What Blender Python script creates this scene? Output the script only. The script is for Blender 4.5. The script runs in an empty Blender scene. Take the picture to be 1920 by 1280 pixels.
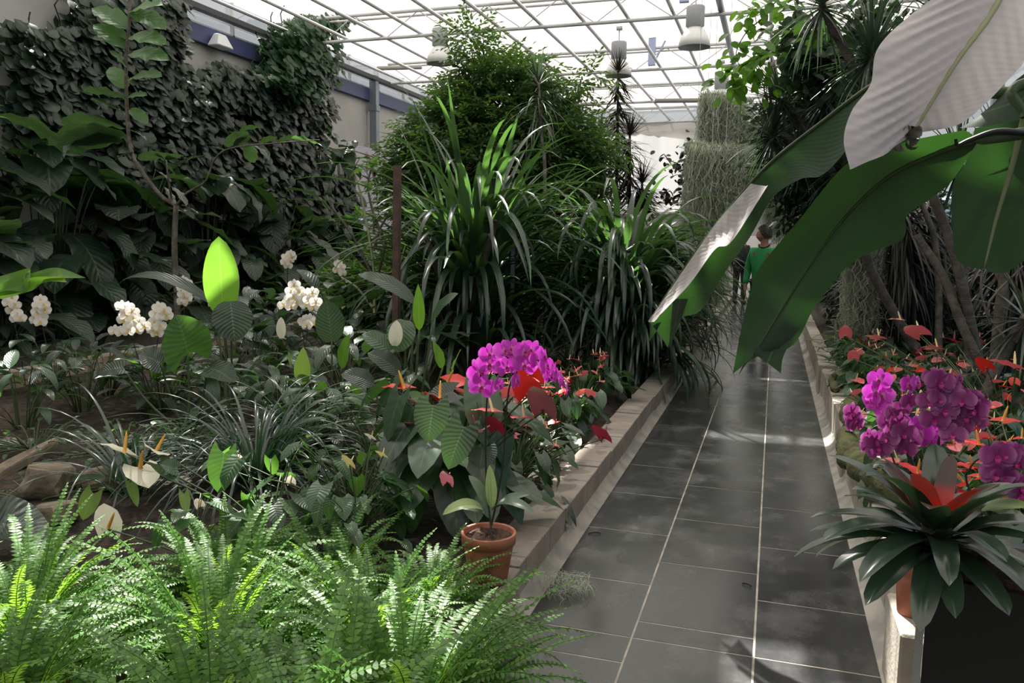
import bpy, math, random
import numpy as np
from math import sin, cos, tan, pi, radians, hypot, atan, sqrt
from mathutils import Matrix, Vector

S = bpy.context.scene
COL = S.collection
PI = math.pi

# ------------------------------------------------------------------ camera
F = 1520.0; H = 1.55; ROLL = 0.0105
PITCH = radians(7.206); YAW = radians(17.804)
fw = np.array((-sin(YAW)*cos(PITCH), cos(YAW)*cos(PITCH), -sin(PITCH)))
r0 = np.array((cos(YAW), sin(YAW), 0.0)); u0 = np.cross(r0, fw)
rt = cos(ROLL)*r0 + sin(ROLL)*u0; up = -sin(ROLL)*r0 + cos(ROLL)*u0
cam = bpy.data.cameras.new('camera'); cam.sensor_width = 36.0; cam.lens = 36.0*F/1920.0; cam.clip_end = 200
co = bpy.data.objects.new('camera', cam); COL.objects.link(co)
co.matrix_world = Matrix(((rt[0], up[0], -fw[0], 0), (rt[1], up[1], -fw[1], 0), (rt[2], up[2], -fw[2], H), (0, 0, 0, 1)))
S.camera = co
S.view_settings.view_transform = 'Standard'; S.view_settings.look = 'None'
S.view_settings.gamma = 1.0; S.view_settings.use_curve_mapping = False
S.view_settings.exposure = 0.18

def ray(px, py):
    return fw + (px-960.0)/F*rt + (640.0-py)/F*up
def G(px, py, z=0.0):            # where the sight line of a photo point meets height z
    r = ray(px, py); t = (z-H)/r[2]; return np.array((r[0]*t, r[1]*t, z))
def D(px, py, y):                # ... or meets the cross plane at depth y
    r = ray(px, py); t = y/r[1]; return np.array((r[0]*t, y, H+r[2]*t))
def XP(px, py, x):               # ... or meets the long plane at side distance x
    r = ray(px, py); t = x/r[0]; return np.array((x, r[1]*t, H+r[2]*t))

# ------------------------------------------------------------------ light
SUN_DIR = np.array((-0.30, 0.50, 0.80)); SUN_DIR /= np.linalg.norm(SUN_DIR)   # towards the sun
w = bpy.data.worlds.new('sky'); S.world = w; w.use_nodes = True
bg = w.node_tree.nodes['Background']; bg.inputs[0].default_value = (1.0, 0.99, 0.97, 1); bg.inputs[1].default_value = 1.1
sl = bpy.data.lights.new('sun', 'SUN'); sl.energy = 17.0; sl.angle = radians(0.8); sl.color = (1.0, 0.96, 0.88)
so = bpy.data.objects.new('sun', sl); COL.objects.link(so)
so.rotation_euler = Vector(SUN_DIR).to_track_quat('Z', 'Y').to_euler(); so.location = (0, 0, 20)
S.cycles.max_bounces = 7; S.cycles.diffuse_bounces = 4; S.cycles.glossy_bounces = 3
S.cycles.transmission_bounces = 4; S.cycles.transparent_max_bounces = 8
S.cycles.sample_clamp_indirect = 6.0; S.cycles.use_denoising = True

# ------------------------------------------------------------------ materials
def nt(name):
    m = bpy.data.materials.new(name); m.use_nodes = True
    n = m.node_tree.nodes; l = m.node_tree.links
    return m, n, l, n['Principled BSDF'], n['Material Output']
def rgb(n, c):
    x = n.new('ShaderNodeRGB'); x.outputs[0].default_value = (*c, 1); return x.outputs[0]
def mixc(n, l, f, a, b, mode='MIX'):
    x = n.new('ShaderNodeMix'); x.data_type = 'RGBA'; x.blend_type = mode
    for s, v in ((x.inputs['Factor'], f), (x.inputs[6], a), (x.inputs[7], b)):
        if isinstance(v, (int, float)): s.default_value = v
        elif isinstance(v, tuple): s.default_value = (*v, 1)
        else: l.new(v, s)
    return x.outputs[2]
def mth(n, l, op, a, b=0.0, c=None):
    x = n.new('ShaderNodeMath'); x.operation = op
    for i, v in enumerate((a, b) if c is None else (a, b, c)):
        if isinstance(v, (int, float)): x.inputs[i].default_value = v
        else: l.new(v, x.inputs[i])
    return x.outputs[0]
def ramp(n, l, f, a, b):
    x = n.new('ShaderNodeMapRange'); x.inputs[1].default_value = a; x.inputs[2].default_value = b
    x.interpolation_type = 'SMOOTHSTEP'; l.new(f, x.inputs[0]); return x.outputs[0]
def noise(n, l, scale, detail=3, obj=True, rough=.5, stretch=None):
    tc = n.new('ShaderNodeTexCoord'); x = n.new('ShaderNodeTexNoise')
    x.inputs['Scale'].default_value = scale; x.inputs['Detail'].default_value = detail; x.inputs['Roughness'].default_value = rough
    src = tc.outputs['Object']
    if stretch:
        mp = n.new('ShaderNodeMapping'); mp.inputs['Scale'].default_value = stretch; l.new(src, mp.inputs[0]); src = mp.outputs[0]
    l.new(src, x.inputs['Vector']); return x.outputs['Fac']
def bump(n, l, bs, h, strength=.3, dist=.02):
    b = n.new('ShaderNodeBump'); b.inputs['Strength'].default_value = strength; b.inputs['Distance'].default_value = dist
    l.new(h, b.inputs['Height']); l.new(b.outputs[0], bs.inputs['Normal'])

def leafmat(name, dark, light, trans=(.25, .5, .05), tf=.35, rough=.38, vein=None, vfreq=0, spec=.5, bumpy=0.0, tip=None):
    """leaf: colour varies per leaf between dark and light, a midrib, side veins, light shines through"""
    m, n, l, bs, out = nt(name)
    uv = n.new('ShaderNodeUVMap'); uv.uv_map = 'UVMap'
    sp = n.new('ShaderNodeSeparateXYZ'); l.new(uv.outputs[0], sp.inputs[0])
    at = n.new('ShaderNodeAttribute'); at.attribute_name = 'rnd'
    col = mixc(n, l, at.outputs['Fac'], dark, light)
    au = mth(n, l, 'ABSOLUTE', mth(n, l, 'SUBTRACT', sp.outputs[0], .5))
    if vein is not None:
        mid = mth(n, l, 'SUBTRACT', 1.0, ramp(n, l, au, .008, .035))
        col = mixc(n, l, mth(n, l, 'MULTIPLY', mid, .75), col, vein)
    if vfreq:
        s = mth(n, l, 'SINE', mth(n, l, 'MULTIPLY', mth(n, l, 'SUBTRACT', sp.outputs[1], mth(n, l, 'MULTIPLY', au, .5)), vfreq))
        if vein is not None:
            col = mixc(n, l, mth(n, l, 'MULTIPLY', ramp(n, l, s, .75, 1.0), .09), col, vein)
        if bumpy: bump(n, l, bs, s, bumpy, .01)
    if tip is not None:
        col = mixc(n, l, ramp(n, l, sp.outputs[1], tip[1], tip[2]), col, tip[0])
    l.new(col, bs.inputs['Base Color']); bs.inputs['Roughness'].default_value = rough
    bs.inputs['Specular IOR Level'].default_value = spec
    tr = n.new('ShaderNodeBsdfTranslucent')
    l.new(mixc(n, l, .55, col, trans), tr.inputs[0])
    mx = n.new('ShaderNodeMixShader'); mx.inputs[0].default_value = tf
    l.new(bs.outputs[0], mx.inputs[1]); l.new(tr.outputs[0], mx.inputs[2]); l.new(mx.outputs[0], out.inputs[0])
    return m
def plain(name, c, rough=.6, metal=0.0, spec=.5, var=None, vs=6, bmp=0, bs_=30):
    m, n, l, bs, out = nt(name)
    if var is not None:
        l.new(mixc(n, l, ramp(n, l, noise(n, l, vs, 5), .35, .68), c, var), bs.inputs['Base Color'])
    else: bs.inputs['Base Color'].default_value = (*c, 1)
    bs.inputs['Roughness'].default_value = rough; bs.inputs['Metallic'].default_value = metal
    bs.inputs['Specular IOR Level'].default_value = spec
    if bmp: bump(n, l, bs, noise(n, l, bs_, 5), bmp, .02)
    return m
def petal(name, c, edge=None, tf=.35, centre=None):
    m, n, l, bs, out = nt(name)
    uv = n.new('ShaderNodeUVMap'); uv.uv_map = 'UVMap'
    sp = n.new('ShaderNodeSeparateXYZ'); l.new(uv.outputs[0], sp.inputs[0])
    col = rgb(n, c)
    if edge is not None: col = mixc(n, l, ramp(n, l, sp.outputs[1], .6, 1.0), col, edge)
    if centre is not None: col = mixc(n, l, mth(n, l, 'SUBTRACT', 1, ramp(n, l, sp.outputs[1], .02, .3)), col, centre)
    l.new(col, bs.inputs['Base Color']); bs.inputs['Roughness'].default_value = .45
    tr = n.new('ShaderNodeBsdfTranslucent'); l.new(col, tr.inputs[0])
    mx = n.new('ShaderNodeMixShader'); mx.inputs[0].default_value = tf
    l.new(bs.outputs[0], mx.inputs[1]); l.new(tr.outputs[0], mx.inputs[2]); l.new(mx.outputs[0], out.inputs[0])
    return m

M = {}
M['leaf_dark'] = leafmat('dark_leaf', (.016, .034, .022), (.035, .065, .042), (.10, .28, .03), .25, .36, (.09, .13, .09), 60, bumpy=.2)
M['leaf_grey'] = leafmat('grey_green_leaf', (.028, .045, .036), (.055, .08, .062), (.14, .33, .05), .28, .42, (.12, .15, .12), 75, bumpy=.3)
M['leaf_mid'] = leafmat('mid_leaf', (.025, .06, .025), (.05, .115, .045), (.2, .5, .04), .35, .35, (.14, .2, .1), 60, bumpy=.2)
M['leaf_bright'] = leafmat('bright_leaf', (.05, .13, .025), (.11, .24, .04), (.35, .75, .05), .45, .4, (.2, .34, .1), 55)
M['leaf_backlit'] = leafmat('backlit_leaf', (.05, .13, .045), (.08, .18, .06), (.3, .6, .1), .45, .45, (.12, .2, .09), 40, bumpy=.1)  # young tree's shoot: light from behind is put into this lighter green
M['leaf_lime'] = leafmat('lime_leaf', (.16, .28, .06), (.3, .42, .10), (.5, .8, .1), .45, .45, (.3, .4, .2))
M['ivy'] = leafmat('ivy_leaf', (.012, .024, .018), (.032, .055, .036), (.08, .2, .03), .2, .42, (.06, .09, .06))
M['ivy_green'] = leafmat('fresh_ivy_leaf', (.02, .05, .03), (.05, .10, .05), (.12, .4, .08), .35, .42, (.06, .12, .06))
M['strap'] = leafmat('strap_leaf', (.016, .034, .025), (.040, .072, .050), (.20, .48, .06), .24, .28, (.05, .09, .06), 0, spec=.7)
M['grass'] = leafmat('thin_strap_leaf', (.02, .04, .034), (.045, .075, .062), (.12, .3, .08), .2, .25, None, 0, spec=.8)
M['fern'] = leafmat('fern_leaf', (.022, .07, .015), (.12, .27, .045), (.45, .80, .06), .42, .5, None)
M['spike'] = leafmat('spike_leaf', (.02, .035, .028), (.06, .085, .065), (.12, .25, .06), .15, .3, None, spec=.8)
M['spike_dark'] = leafmat('dry_spike_leaf', (.014, .014, .013), (.035, .035, .03), (.05, .05, .03), .08, .5, None)
M['bush'] = leafmat('bush_leaf', (.016, .04, .016), (.05, .10, .035), (.25, .5, .06), .38, .42, None)
M['banana'] = leafmat('banana_leaf_top', (.030, .050, .036), (.030, .050, .036), (.10, .38, .02), .10, .6, (.10, .17, .06), 260, bumpy=.06)
M['banana_under'] = leafmat('banana_leaf_waxy_underside', (.52, .48, .50), (.52, .48, .50), (.55, .5, .52), .25, .45, (.55, .54, .5), 150, bumpy=.06)
M['peace_leaf'] = leafmat('peace_lily_leaf', (.03, .06, .04), (.06, .11, .06), (.2, .5, .06), .3, .3, (.08, .14, .08), 60, spec=.7, bumpy=.2)
M['anth_leaf'] = leafmat('anthurium_leaf', (.016, .038, .022), (.04, .085, .04), (.15, .4, .05), .22, .3, (.09, .15, .08), 34, spec=.7, bumpy=.05)
M['brom'] = leafmat('bromeliad_leaf', (.018, .035, .024), (.035, .06, .04), (.1, .25, .06), .18, .22, None, 0, spec=.8)
M['brom_red'] = leafmat('bromeliad_red_leaf', (.50, .012, .02), (.42, .02, .02), (.8, .05, .03), .3, .3, None, 0, tip=((.05, .04, .035), .42, .62))
M['orchid_leaf'] = leafmat('orchid_leaf', (.05, .09, .06), (.16, .22, .14), (.2, .4, .1), .2, .32, (.1, .14, .08), 0, spec=.7)
M['variegated'] = leafmat('cream_striped_leaf', (.30, .40, .16), (.40, .48, .22), (.4, .6, .2), .25, .35, (.1, .22, .07))
M['magenta'] = petal('magenta_petal', (.55, .035, .50), (.62, .12, .56), .38, (.75, .35, .62))
M['purple'] = petal('purple_petal', (.27, .035, .20), (.46, .16, .38), .32, (.25, .02, .16))
M['white'] = petal('white_petal', (.78, .75, .70), None, .35, (.65, .6, .42))
M['red'] = petal('red_spathe', (.70, .030, .024), None, .3)
M['coral'] = petal('coral_spathe', (.78, .15, .17), (.84, .32, .31), .34)
M['salmon'] = petal('salmon_green_spathe', (.66, .20, .17), (.32, .36, .14), .3)
M['crimson'] = petal('crimson_spathe', (.34, .02, .045), None, .25)
M['maroon'] = petal('dusky_pink_spathe', (.26, .08, .10), (.34, .22, .17), .2)
M['cream'] = petal('cream_spathe', (.80, .77, .62), None, .35)
M['yellowish'] = petal('pale_yellow_spathe', (.74, .62, .25), None, .35)
M['spadix'] = plain('yellow_spadix', (.72, .36, .06), .5)
M['spadix_pale'] = plain('pale_spadix', (.75, .66, .35), .5)
M['lip'] = plain('orchid_lip', (.42, .02, .20), .5)
M['lip_y'] = plain('yellow_orchid_lip', (.70, .48, .12), .5)
M['stem'] = plain('green_stem', (.06, .10, .035), .5, var=(.04, .06, .03))
M['stem_dark'] = plain('dark_flower_stem', (.018, .020, .014), .5)
M['stem_pale'] = plain('pale_stem', (.30, .32, .18), .5)
M['bark'] = plain('bark', (.075, .062, .052), .85, var=(.15, .13, .115), vs=12, bmp=.6, bs_=40)
M['bark_dark'] = plain('dark_bark', (.03, .026, .022), .9, var=(.06, .05, .045), vs=12, bmp=.6)
M['terracotta'] = plain('terracotta', (.32, .10, .06), .75, var=(.42, .17, .11), vs=14, bmp=.15)
M['potsoil'] = plain('potting_bark', (.05, .025, .016), .95, var=(.12, .06, .04), vs=60, bmp=1, bs_=90)
M['white_metal'] = plain('galvanised_white_metal', (.62, .62, .62), .45, .2, var=(.52, .52, .53), vs=3)
M['dark_metal'] = plain('dark_rubber_seal', (.05, .055, .06), .6)
M['blue'] = plain('blue_painted_steel', (.055, .065, .17), .5)
M['blue_clip'] = plain('light_blue_bracket', (.35, .40, .62), .5)
M['post'] = plain('grey_blue_steel_post', (.22, .25, .29), .45, .5)
M['rust'] = plain('rusty_steel', (.055, .035, .03), .85, var=(.09, .05, .04), vs=9, bmp=.4)
M['lamp'] = plain('lamp_grey_plastic', (.42, .43, .45), .5)
M['rail_white'] = plain('white_rail', (.75, .78, .8), .35)
M['black_box'] = plain('black_planter_panel', (.010, .010, .011), .55)
M['pale_edge'] = plain('pale_planter_edge', (.34, .33, .31), .5)
M['rock'] = plain('brown_rock', (.14, .11, .08), .9, var=(.24, .20, .15), vs=7, bmp=.8, bs_=12)
M['log'] = plain('mossy_log_bark', (.10, .085, .05), .95, var=(.12, .15, .045), vs=9, bmp=1, bs_=35)
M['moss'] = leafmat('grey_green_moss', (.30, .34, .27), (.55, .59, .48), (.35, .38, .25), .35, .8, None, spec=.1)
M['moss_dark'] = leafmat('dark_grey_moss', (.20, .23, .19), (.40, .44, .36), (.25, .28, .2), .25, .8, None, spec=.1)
M['skin'] = plain('skin', (.42, .22, .16), .55)
M['hair'] = plain('dark_hair', (.06, .052, .045), .7, bmp=.8, bs_=80)
M['green_shirt'] = plain('green_sweatshirt', (.03, .30, .10), .8, bmp=.2, bs_=20)
M['black_cloth'] = plain('black_cloth', (.012, .012, .015), .8, bmp=.3, bs_=10)
M['navy'] = plain('navy_trousers', (.015, .018, .03), .8)
M['red_print'] = plain('red_print', (.6, .06, .06), .7)
M['white_print'] = plain('white_print', (.8, .8, .8), .7)
M['shoe'] = plain('shoe_leather', (.02, .018, .016), .5)

# glass roof with shade cloth: lets a little of the sky straight through, spreads the rest
def cloth_mat(name, tcol, strength_t, col):
    m, n, l, bs, out = nt(name)
    tr = n.new('ShaderNodeBsdfTranslucent'); l.new(rgb(n, col), tr.inputs[0])
    tp = n.new('ShaderNodeBsdfTransparent'); l.new(rgb(n, tcol), tp.inputs[0])
    mx = n.new('ShaderNodeMixShader'); mx.inputs[0].default_value = strength_t
    l.new(tr.outputs[0], mx.inputs[1]); l.new(tp.outputs[0], mx.inputs[2]); l.new(mx.outputs[0], out.inputs[0])
    return m
M['cloth'] = cloth_mat('shade_cloth', (1, 1, 1), .05, (.27, .263, .25))
M['curtain'] = cloth_mat('pale_curtain', (1, 1, 1), .03, (.66, .62, .585))

def floor_mat():
    m, n, l, bs, out = nt('black_slate_tiles')
    at = n.new('ShaderNodeAttribute'); at.attribute_name = 'rnd'
    base = mixc(n, l, at.outputs['Fac'], (.028, .029, .030), (.042, .043, .045))
    st = ramp(n, l, noise(n, l, 2.3, 7, rough=.62, stretch=(1.2, 1.0, 1)), .44, .70)
    st2 = ramp(n, l, noise(n, l, 11, 5, rough=.65, stretch=(1, .8, 1)), .52, .75)
    f = mth(n, l, 'MULTIPLY', st, mth(n, l, 'ADD', mth(n, l, 'MULTIPLY', st2, .55), .45))
    l.new(mixc(n, l, mth(n, l, 'MULTIPLY', f, .8), base, (.15, .15, .15)), bs.inputs['Base Color'])
    l.new(mth(n, l, 'ADD', mth(n, l, 'MULTIPLY', f, .25), .22), bs.inputs['Roughness'])
    bs.inputs['Specular IOR Level'].default_value = .5
    bump(n, l, bs, noise(n, l, 18, 4), .05, .01)
    return m
M['tile'] = floor_mat()
M['grout'] = plain('pale_grout', (.42, .38, .33), .9, var=(.26, .23, .20), vs=9)
M['cove'] = plain('cement_cove', (.36, .33, .29), .85, var=(.22, .21, .20), vs=6, bmp=.2)
def block_mat(name, a, b):
    m, n, l, bs, out = nt(name)
    tc = n.new('ShaderNodeTexCoord'); sp = n.new('ShaderNodeSeparateXYZ'); l.new(tc.outputs['Object'], sp.inputs[0])
    s = mth(n, l, 'ABSOLUTE', mth(n, l, 'SUBTRACT', mth(n, l, 'FRACT', mth(n, l, 'MULTIPLY', sp.outputs[1], 2.5)), .5))
    j = ramp(n, l, s, .475, .495)
    c = mixc(n, l, ramp(n, l, noise(n, l, 5, 6), .35, .7), a, b)
    c = mixc(n, l, mth(n, l, 'MULTIPLY', j, .6), c, (.10, .095, .09))
    l.new(c, bs.inputs['Base Color']); bs.inputs['Roughness'].default_value = .9
    bump(n, l, bs, noise(n, l, 60, 5), .4, .01); return m
M['block'] = block_mat('concrete_block', (.21, .18, .155), (.29, .25, .215))
M['block_r'] = block_mat('pale_concrete_block', (.30, .265, .225), (.40, .36, .31))
M['soil'] = plain('dark_humus_soil', (.018, .013, .010), .95, var=(.055, .036, .028), vs=22, bmp=1, bs_=55)
M['paint'] = plain('off_white_wall', (.46, .45, .44), .9, var=(.40, .39, .385), vs=1.2)
M['dull_floor'] = plain('dark_path_slate', (.04, .04, .042), .4, var=(.07, .07, .07), vs=3)
M['tan_edge'] = plain('tan_kerb', (.36, .27, .21), .9, var=(.26, .2, .16), vs=5)
M['blue_pane'] = plain('blue_tank_wall', (.10, .34, .52), .25, var=(.16, .42, .60), vs=1.5)
def glassy():
    m, n, l, bs, out = nt('window_glass')
    gl = n.new('ShaderNodeBsdfGlossy'); gl.inputs['Roughness'].default_value = .03
    tp = n.new('ShaderNodeBsdfTransparent'); tp.inputs[0].default_value = (.62, .64, .66, 1)
    mx = n.new('ShaderNodeMixShader'); mx.inputs[0].default_value = .9
    l.new(gl.outputs[0], mx.inputs[1]); l.new(tp.outputs[0], mx.inputs[2]); l.new(mx.outputs[0], out.inputs[0]); return m
M['glass'] = glassy()

# ------------------------------------------------------------------ mesh kit
class MB:
    """collects quads (numpy) and links them as ONE mesh object"""
    def __init__(s): s.v = []; s.f = []; s.uv = []; s.r = []; s.n = 0; s.mi = []
    def add(s, v, f, uv=None, r=None, mi=0):
        v = np.asarray(v, float); f = np.asarray(f, int)
        s.v.append(v); s.f.append(f + s.n); s.n += len(v)
        s.uv.append(np.zeros((len(v), 2)) if uv is None else uv)
        s.r.append(np.full(len(v), .5) if r is None else r)
        s.mi.append(np.full(len(f), mi)); return s
    def mesh(s, name, mats, smooth=True):
        v = np.concatenate(s.v); f = np.concatenate(s.f); uv = np.concatenate(s.uv); r = np.concatenate(s.r); mi = np.concatenate(s.mi)
        me = bpy.data.meshes.new(name)
        me.vertices.add(len(v)); me.vertices.foreach_set('co', v.astype(np.float32).ravel())
        me.loops.add(len(f)*4); me.loops.foreach_set('vertex_index', f.astype(np.int32).ravel())
        me.polygons.add(len(f)); me.polygons.foreach_set('loop_start', (np.arange(len(f))*4).astype(np.int32))
        me.update(calc_edges=True)
        u = me.uv_layers.new(name='UVMap'); u.data.foreach_set('uv', uv[f.ravel()].astype(np.float32).ravel())
        a = me.attributes.new('rnd', 'FLOAT', 'POINT'); a.data.foreach_set('value', r.astype(np.float32))
        mats = mats if isinstance(mats, (list, tuple)) else [mats]
        for m in mats: me.materials.append(m)
        me.polygons.foreach_set('material_index', mi.astype(np.int32))
        me.polygons.foreach_set('use_smooth', np.full(len(f), smooth))
        me.update(); return me
    def build(s, name, mats, parent=None, smooth=True):
        o = bpy.data.objects.new(name, s.mesh(name, mats, smooth)); COL.objects.link(o)
        if parent is not None: o.parent = parent
        return o

def nrm(a): return a/np.maximum(np.linalg.norm(a, axis=-1, keepdims=True), 1e-9)
def dirs(az, el):
    az = np.asarray(az, float); el = np.asarray(el, float)
    T = np.stack([np.cos(el)*np.cos(az), np.cos(el)*np.sin(az), np.sin(el)], -1)
    N = np.stack([-np.sin(el)*np.cos(az), -np.sin(el)*np.sin(az), np.cos(el)], -1)
    return T, N
PROF = {
 'lance': lambda t: np.sin(PI*np.clip(t, 0, 1)**.75)**.8,
 'strap': lambda t: np.minimum(1, .55+2.2*t)*np.clip(1-t, 0, 1)**.55,
 'sword': lambda t: np.minimum(1, .35+1.6*t)*(1-np.clip(t, 0, 1)**2.2),
 'heart': lambda t: np.sin(PI*np.clip(.20+.80*t, 0, 1))**.75*(1.0-.15*t),
 'oval': lambda t: np.sin(PI*np.clip(.04+.96*t, 0, 1)**.9)**.6,
 'petal': lambda t: np.sin(PI*np.clip(.08+.88*t, 0, 1)**1.25)**.7,
 'spike': lambda t: np.minimum(1, .7+2*t)*(1-np.clip(t, 0, 1))**.8,
 'pinna': lambda t: np.minimum(1, .8+2*t)*(1-np.clip(t, 0, 1)**2)**.7,
 'oblong': lambda t: np.minimum(1, .7+1.2*t)*(1-np.clip(t, 0, 1)**5)**.6,
 'tube': lambda t: np.full_like(t, 1.0),
}
def leaves(P, T, N, L, W, bend=0., prof='lance', n=6, m=2, fold=0., lobe=0., wave=0., bp=1., rng=None, wf=3, notch=0.):
    """k leaves at once: P base, T growing direction, N upper face; bend = total droop angle (rad)"""
    P = np.atleast_2d(P).astype(float); k = len(P)
    T = nrm(np.broadcast_to(np.asarray(T, float), (k, 3))); N = np.broadcast_to(np.asarray(N, float), (k, 3))
    Sd = nrm(np.cross(T, N)); N = np.cross(Sd, T)
    L = np.broadcast_to(L, (k,)).astype(float); W = np.broadcast_to(W, (k,)).astype(float)
    bend = np.broadcast_to(bend, (k,)).astype(float); fold = np.broadcast_to(fold, (k,)).astype(float)
    rng = rng or np.random.default_rng(1)
    t = np.linspace(0, 1, n+1); tm = np.concatenate([[0], (t[1:]+t[:-1])/2])
    th = -bend[:, None]*(tm[None]**bp); dt = np.concatenate([[0], np.diff(t)])
    a = np.cumsum(np.cos(th)*dt, 1)*L[:, None]; b = np.cumsum(np.sin(th)*dt, 1)*L[:, None]
    c = P[:, None] + a[..., None]*T[:, None] + b[..., None]*N[:, None]
    the = -bend[:, None]*(t[None]**bp)
    nn = -np.sin(the)[..., None]*T[:, None] + np.cos(the)[..., None]*N[:, None]
    tt = np.cos(the)[..., None]*T[:, None] + np.sin(the)[..., None]*N[:, None]
    u = np.linspace(-1, 1, m+1); wt = PROF[prof](t)
    x = (W[:, None, None]*.5)*wt[None, :, None]*u[None, None]
    off = fold[:, None, None]*np.abs(x)
    if wave:
        ph = rng.random((k, 1, 1))*6.28
        off = off + wave*W[:, None, None]*np.abs(u)[None, None]*np.sin(wf*2*PI*t[None, :, None]+ph+u[None, None]*1.5)*np.sin(PI*t)[None, :, None]
    back = np.zeros((k, n+1, m+1))
    if lobe: back = -lobe*L[:, None, None]*(np.abs(u)**1.6)[None, None]*((1-t)**2.5)[None, :, None]
    if notch:
        z = (np.arange(n+1) % 2)[None, :, None]; x = x*(1-notch*z*(np.abs(u)[None, None] > .9))
    v = c[:, :, None] + x[..., None]*Sd[:, None, None] + off[..., None]*nn[:, :, None] + back[..., None]*tt[:, :, None]
    uv = np.stack(np.broadcast_arrays((u*.5+.5)[None, None], t[None, :, None], np.zeros((k, 1, 1)))[:2], -1)
    idx = np.arange(k*(n+1)*(m+1)).reshape(k, n+1, m+1)
    f = np.stack([idx[:, :-1, :-1], idx[:, :-1, 1:], idx[:, 1:, 1:], idx[:, 1:, :-1]], -1).reshape(-1, 4)
    r = np.repeat(rng.random(k), (n+1)*(m+1))
    return v.reshape(-1, 3), f, uv.reshape(-1, 2), r
def tubes(C, R, s=6):
    """C (k,n,3) centre lines, R (k,n) radii"""
    C = np.asarray(C, float)
    if C.ndim == 2: C = C[None]
    R = np.broadcast_to(np.asarray(R, float), C.shape[:2]); k, n, _ = C.shape
    T = nrm(np.gradient(C, axis=1)); ref = np.where(np.abs(T[..., 2:3]) > .9, np.array([1., 0, 0]), np.array([0, 0, 1.]))
    ref = ref[:, n//2:n//2+1].repeat(n, 1)
    A = nrm(np.cross(T, ref)); B = np.cross(T, A)
    an = np.linspace(0, 2*PI, s, endpoint=False)
    v = C[:, :, None] + R[..., None, None]*(np.cos(an)[None, None, :, None]*A[:, :, None]+np.sin(an)[None, None, :, None]*B[:, :, None])
    idx = np.arange(k*n*s).reshape(k, n, s); nx = np.roll(idx, -1, 2)
    f = np.stack([idx[:, :-1], nx[:, :-1], nx[:, 1:], idx[:, 1:]], -1).reshape(-1, 4)
    # end caps
    caps = []
    for e in (0, n-1):
        for j in range(1, s-2, 2) if s % 2 == 0 else range(1, s-1):
            q = [idx[:, e, 0], idx[:, e, j], idx[:, e, j+1], idx[:, e, min(j+2, s-1)]]
            if s % 2: q[3] = idx[:, e, j+1]
            if s % 2 == 0: caps.append(np.stack(q, -1))
    if caps: f = np.concatenate([f]+caps)
    rr = np.repeat(np.random.default_rng(k*7+n).random(k), n*s)
    return v.reshape(-1, 3), f, None, rr
def curve(p0, p1, sag=0., n=6, mid=None):
    p0 = np.asarray(p0, float); p1 = np.asarray(p1, float); t = np.linspace(0, 1, n)[:, None]
    mid = (p0+p1)/2+np.array((0, 0, sag)) if mid is None else np.asarray(mid, float)
    return (1-t)**2*p0+2*t*(1-t)*mid+t**2*p1
def smooth_line(pts, n=24):
    """Catmull-Rom through the points"""
    p = np.asarray(pts, float); q = np.concatenate([[2*p[0]-p[1]], p, [2*p[-1]-p[-2]]])
    out = []; seg = len(p)-1
    for x in np.linspace(0, seg-1e-6, n):
        i = int(x); t = x-i; a, b, c, d = q[i:i+4]
        out.append(.5*((2*b)+(-a+c)*t+(2*a-5*b+4*c-d)*t*t+(-a+3*b-3*c+d)*t**3))
    return np.array(out)
def boxq(x0, x1, y0, y1, z0, z1):
    v = [(x, y, z) for x in (x0, x1) for y in (y0, y1) for z in (z0, z1)]
    f = [(0, 1, 3, 2), (4, 6, 7, 5), (0, 4, 5, 1), (2, 3, 7, 6), (0, 2, 6, 4), (1, 5, 7, 3)]
    return np.array(v, float), np.array(f)
def grid(A):
    """A (r,c,3) -> quads with uv"""
    A = np.asarray(A, float); r, c, _ = A.shape; idx = np.arange(r*c).reshape(r, c)
    f = np.stack([idx[:-1, :-1], idx[:-1, 1:], idx[1:, 1:], idx[1:, :-1]], -1).reshape(-1, 4)
    U, V = np.meshgrid(np.linspace(0, 1, c), np.linspace(0, 1, r)); return A.reshape(-1, 3), f, np.stack([U.ravel(), V.ravel()], -1), None
def lathe(prof, s=28, c=(0, 0, 0)):
    prof = np.asarray(prof, float); an = np.linspace(0, 2*PI, s+1)
    A = np.stack([prof[:, 0:1]*np.cos(an), prof[:, 0:1]*np.sin(an), np.repeat(prof[:, 1:2], s+1, 1)], -1)+np.asarray(c, float)
    return grid(A)

def tag(o, label=None, cat=None, group=None, kind=None):
    if label: o['label'] = label
    if cat: o['category'] = cat
    if group: o['group'] = group
    if kind: o['kind'] = kind
    return o
def thing(name, label, cat, loc=(0, 0, 0), rz=0., group=None, sc=1.0):
    o = bpy.data.objects.new(name, None); COL.objects.link(o); o.empty_display_size = .1
    o.location = tuple(float(q) for q in loc); o.rotation_euler = (0, 0, rz); o.scale = (sc, sc, sc)
    return tag(o, label, cat, group)
def kids(o): return [c for c in KID.get(o.name, [])]
KID = {}
def regkids():
    KID.clear()
    for o in COL.objects:
        if o.parent: KID.setdefault(o.parent.name, []).append(o)
def dup(root, label, loc, rz=0., sc=1.0, group=None):
    """a copy of a thing with copies of its parts and sub-parts"""
    def cp(o, par):
        c = o.copy(); COL.objects.link(c)
        if par is not None: c.parent = par
        for ch in kids(o): cp(ch, c)
        return c
    r = cp(root, None); r.location = tuple(float(q) for q in loc); r.rotation_euler = (0, 0, rz); r.scale = (sc, sc, sc)
    r['label'] = label
    if group: r['group'] = group
    return r
def struct(mb, name, mat, smooth=False, kind='structure'):
    o = mb.build(name, mat, None, smooth); o['kind'] = kind; return o
def R_(seed): return np.random.default_rng(seed)

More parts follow.
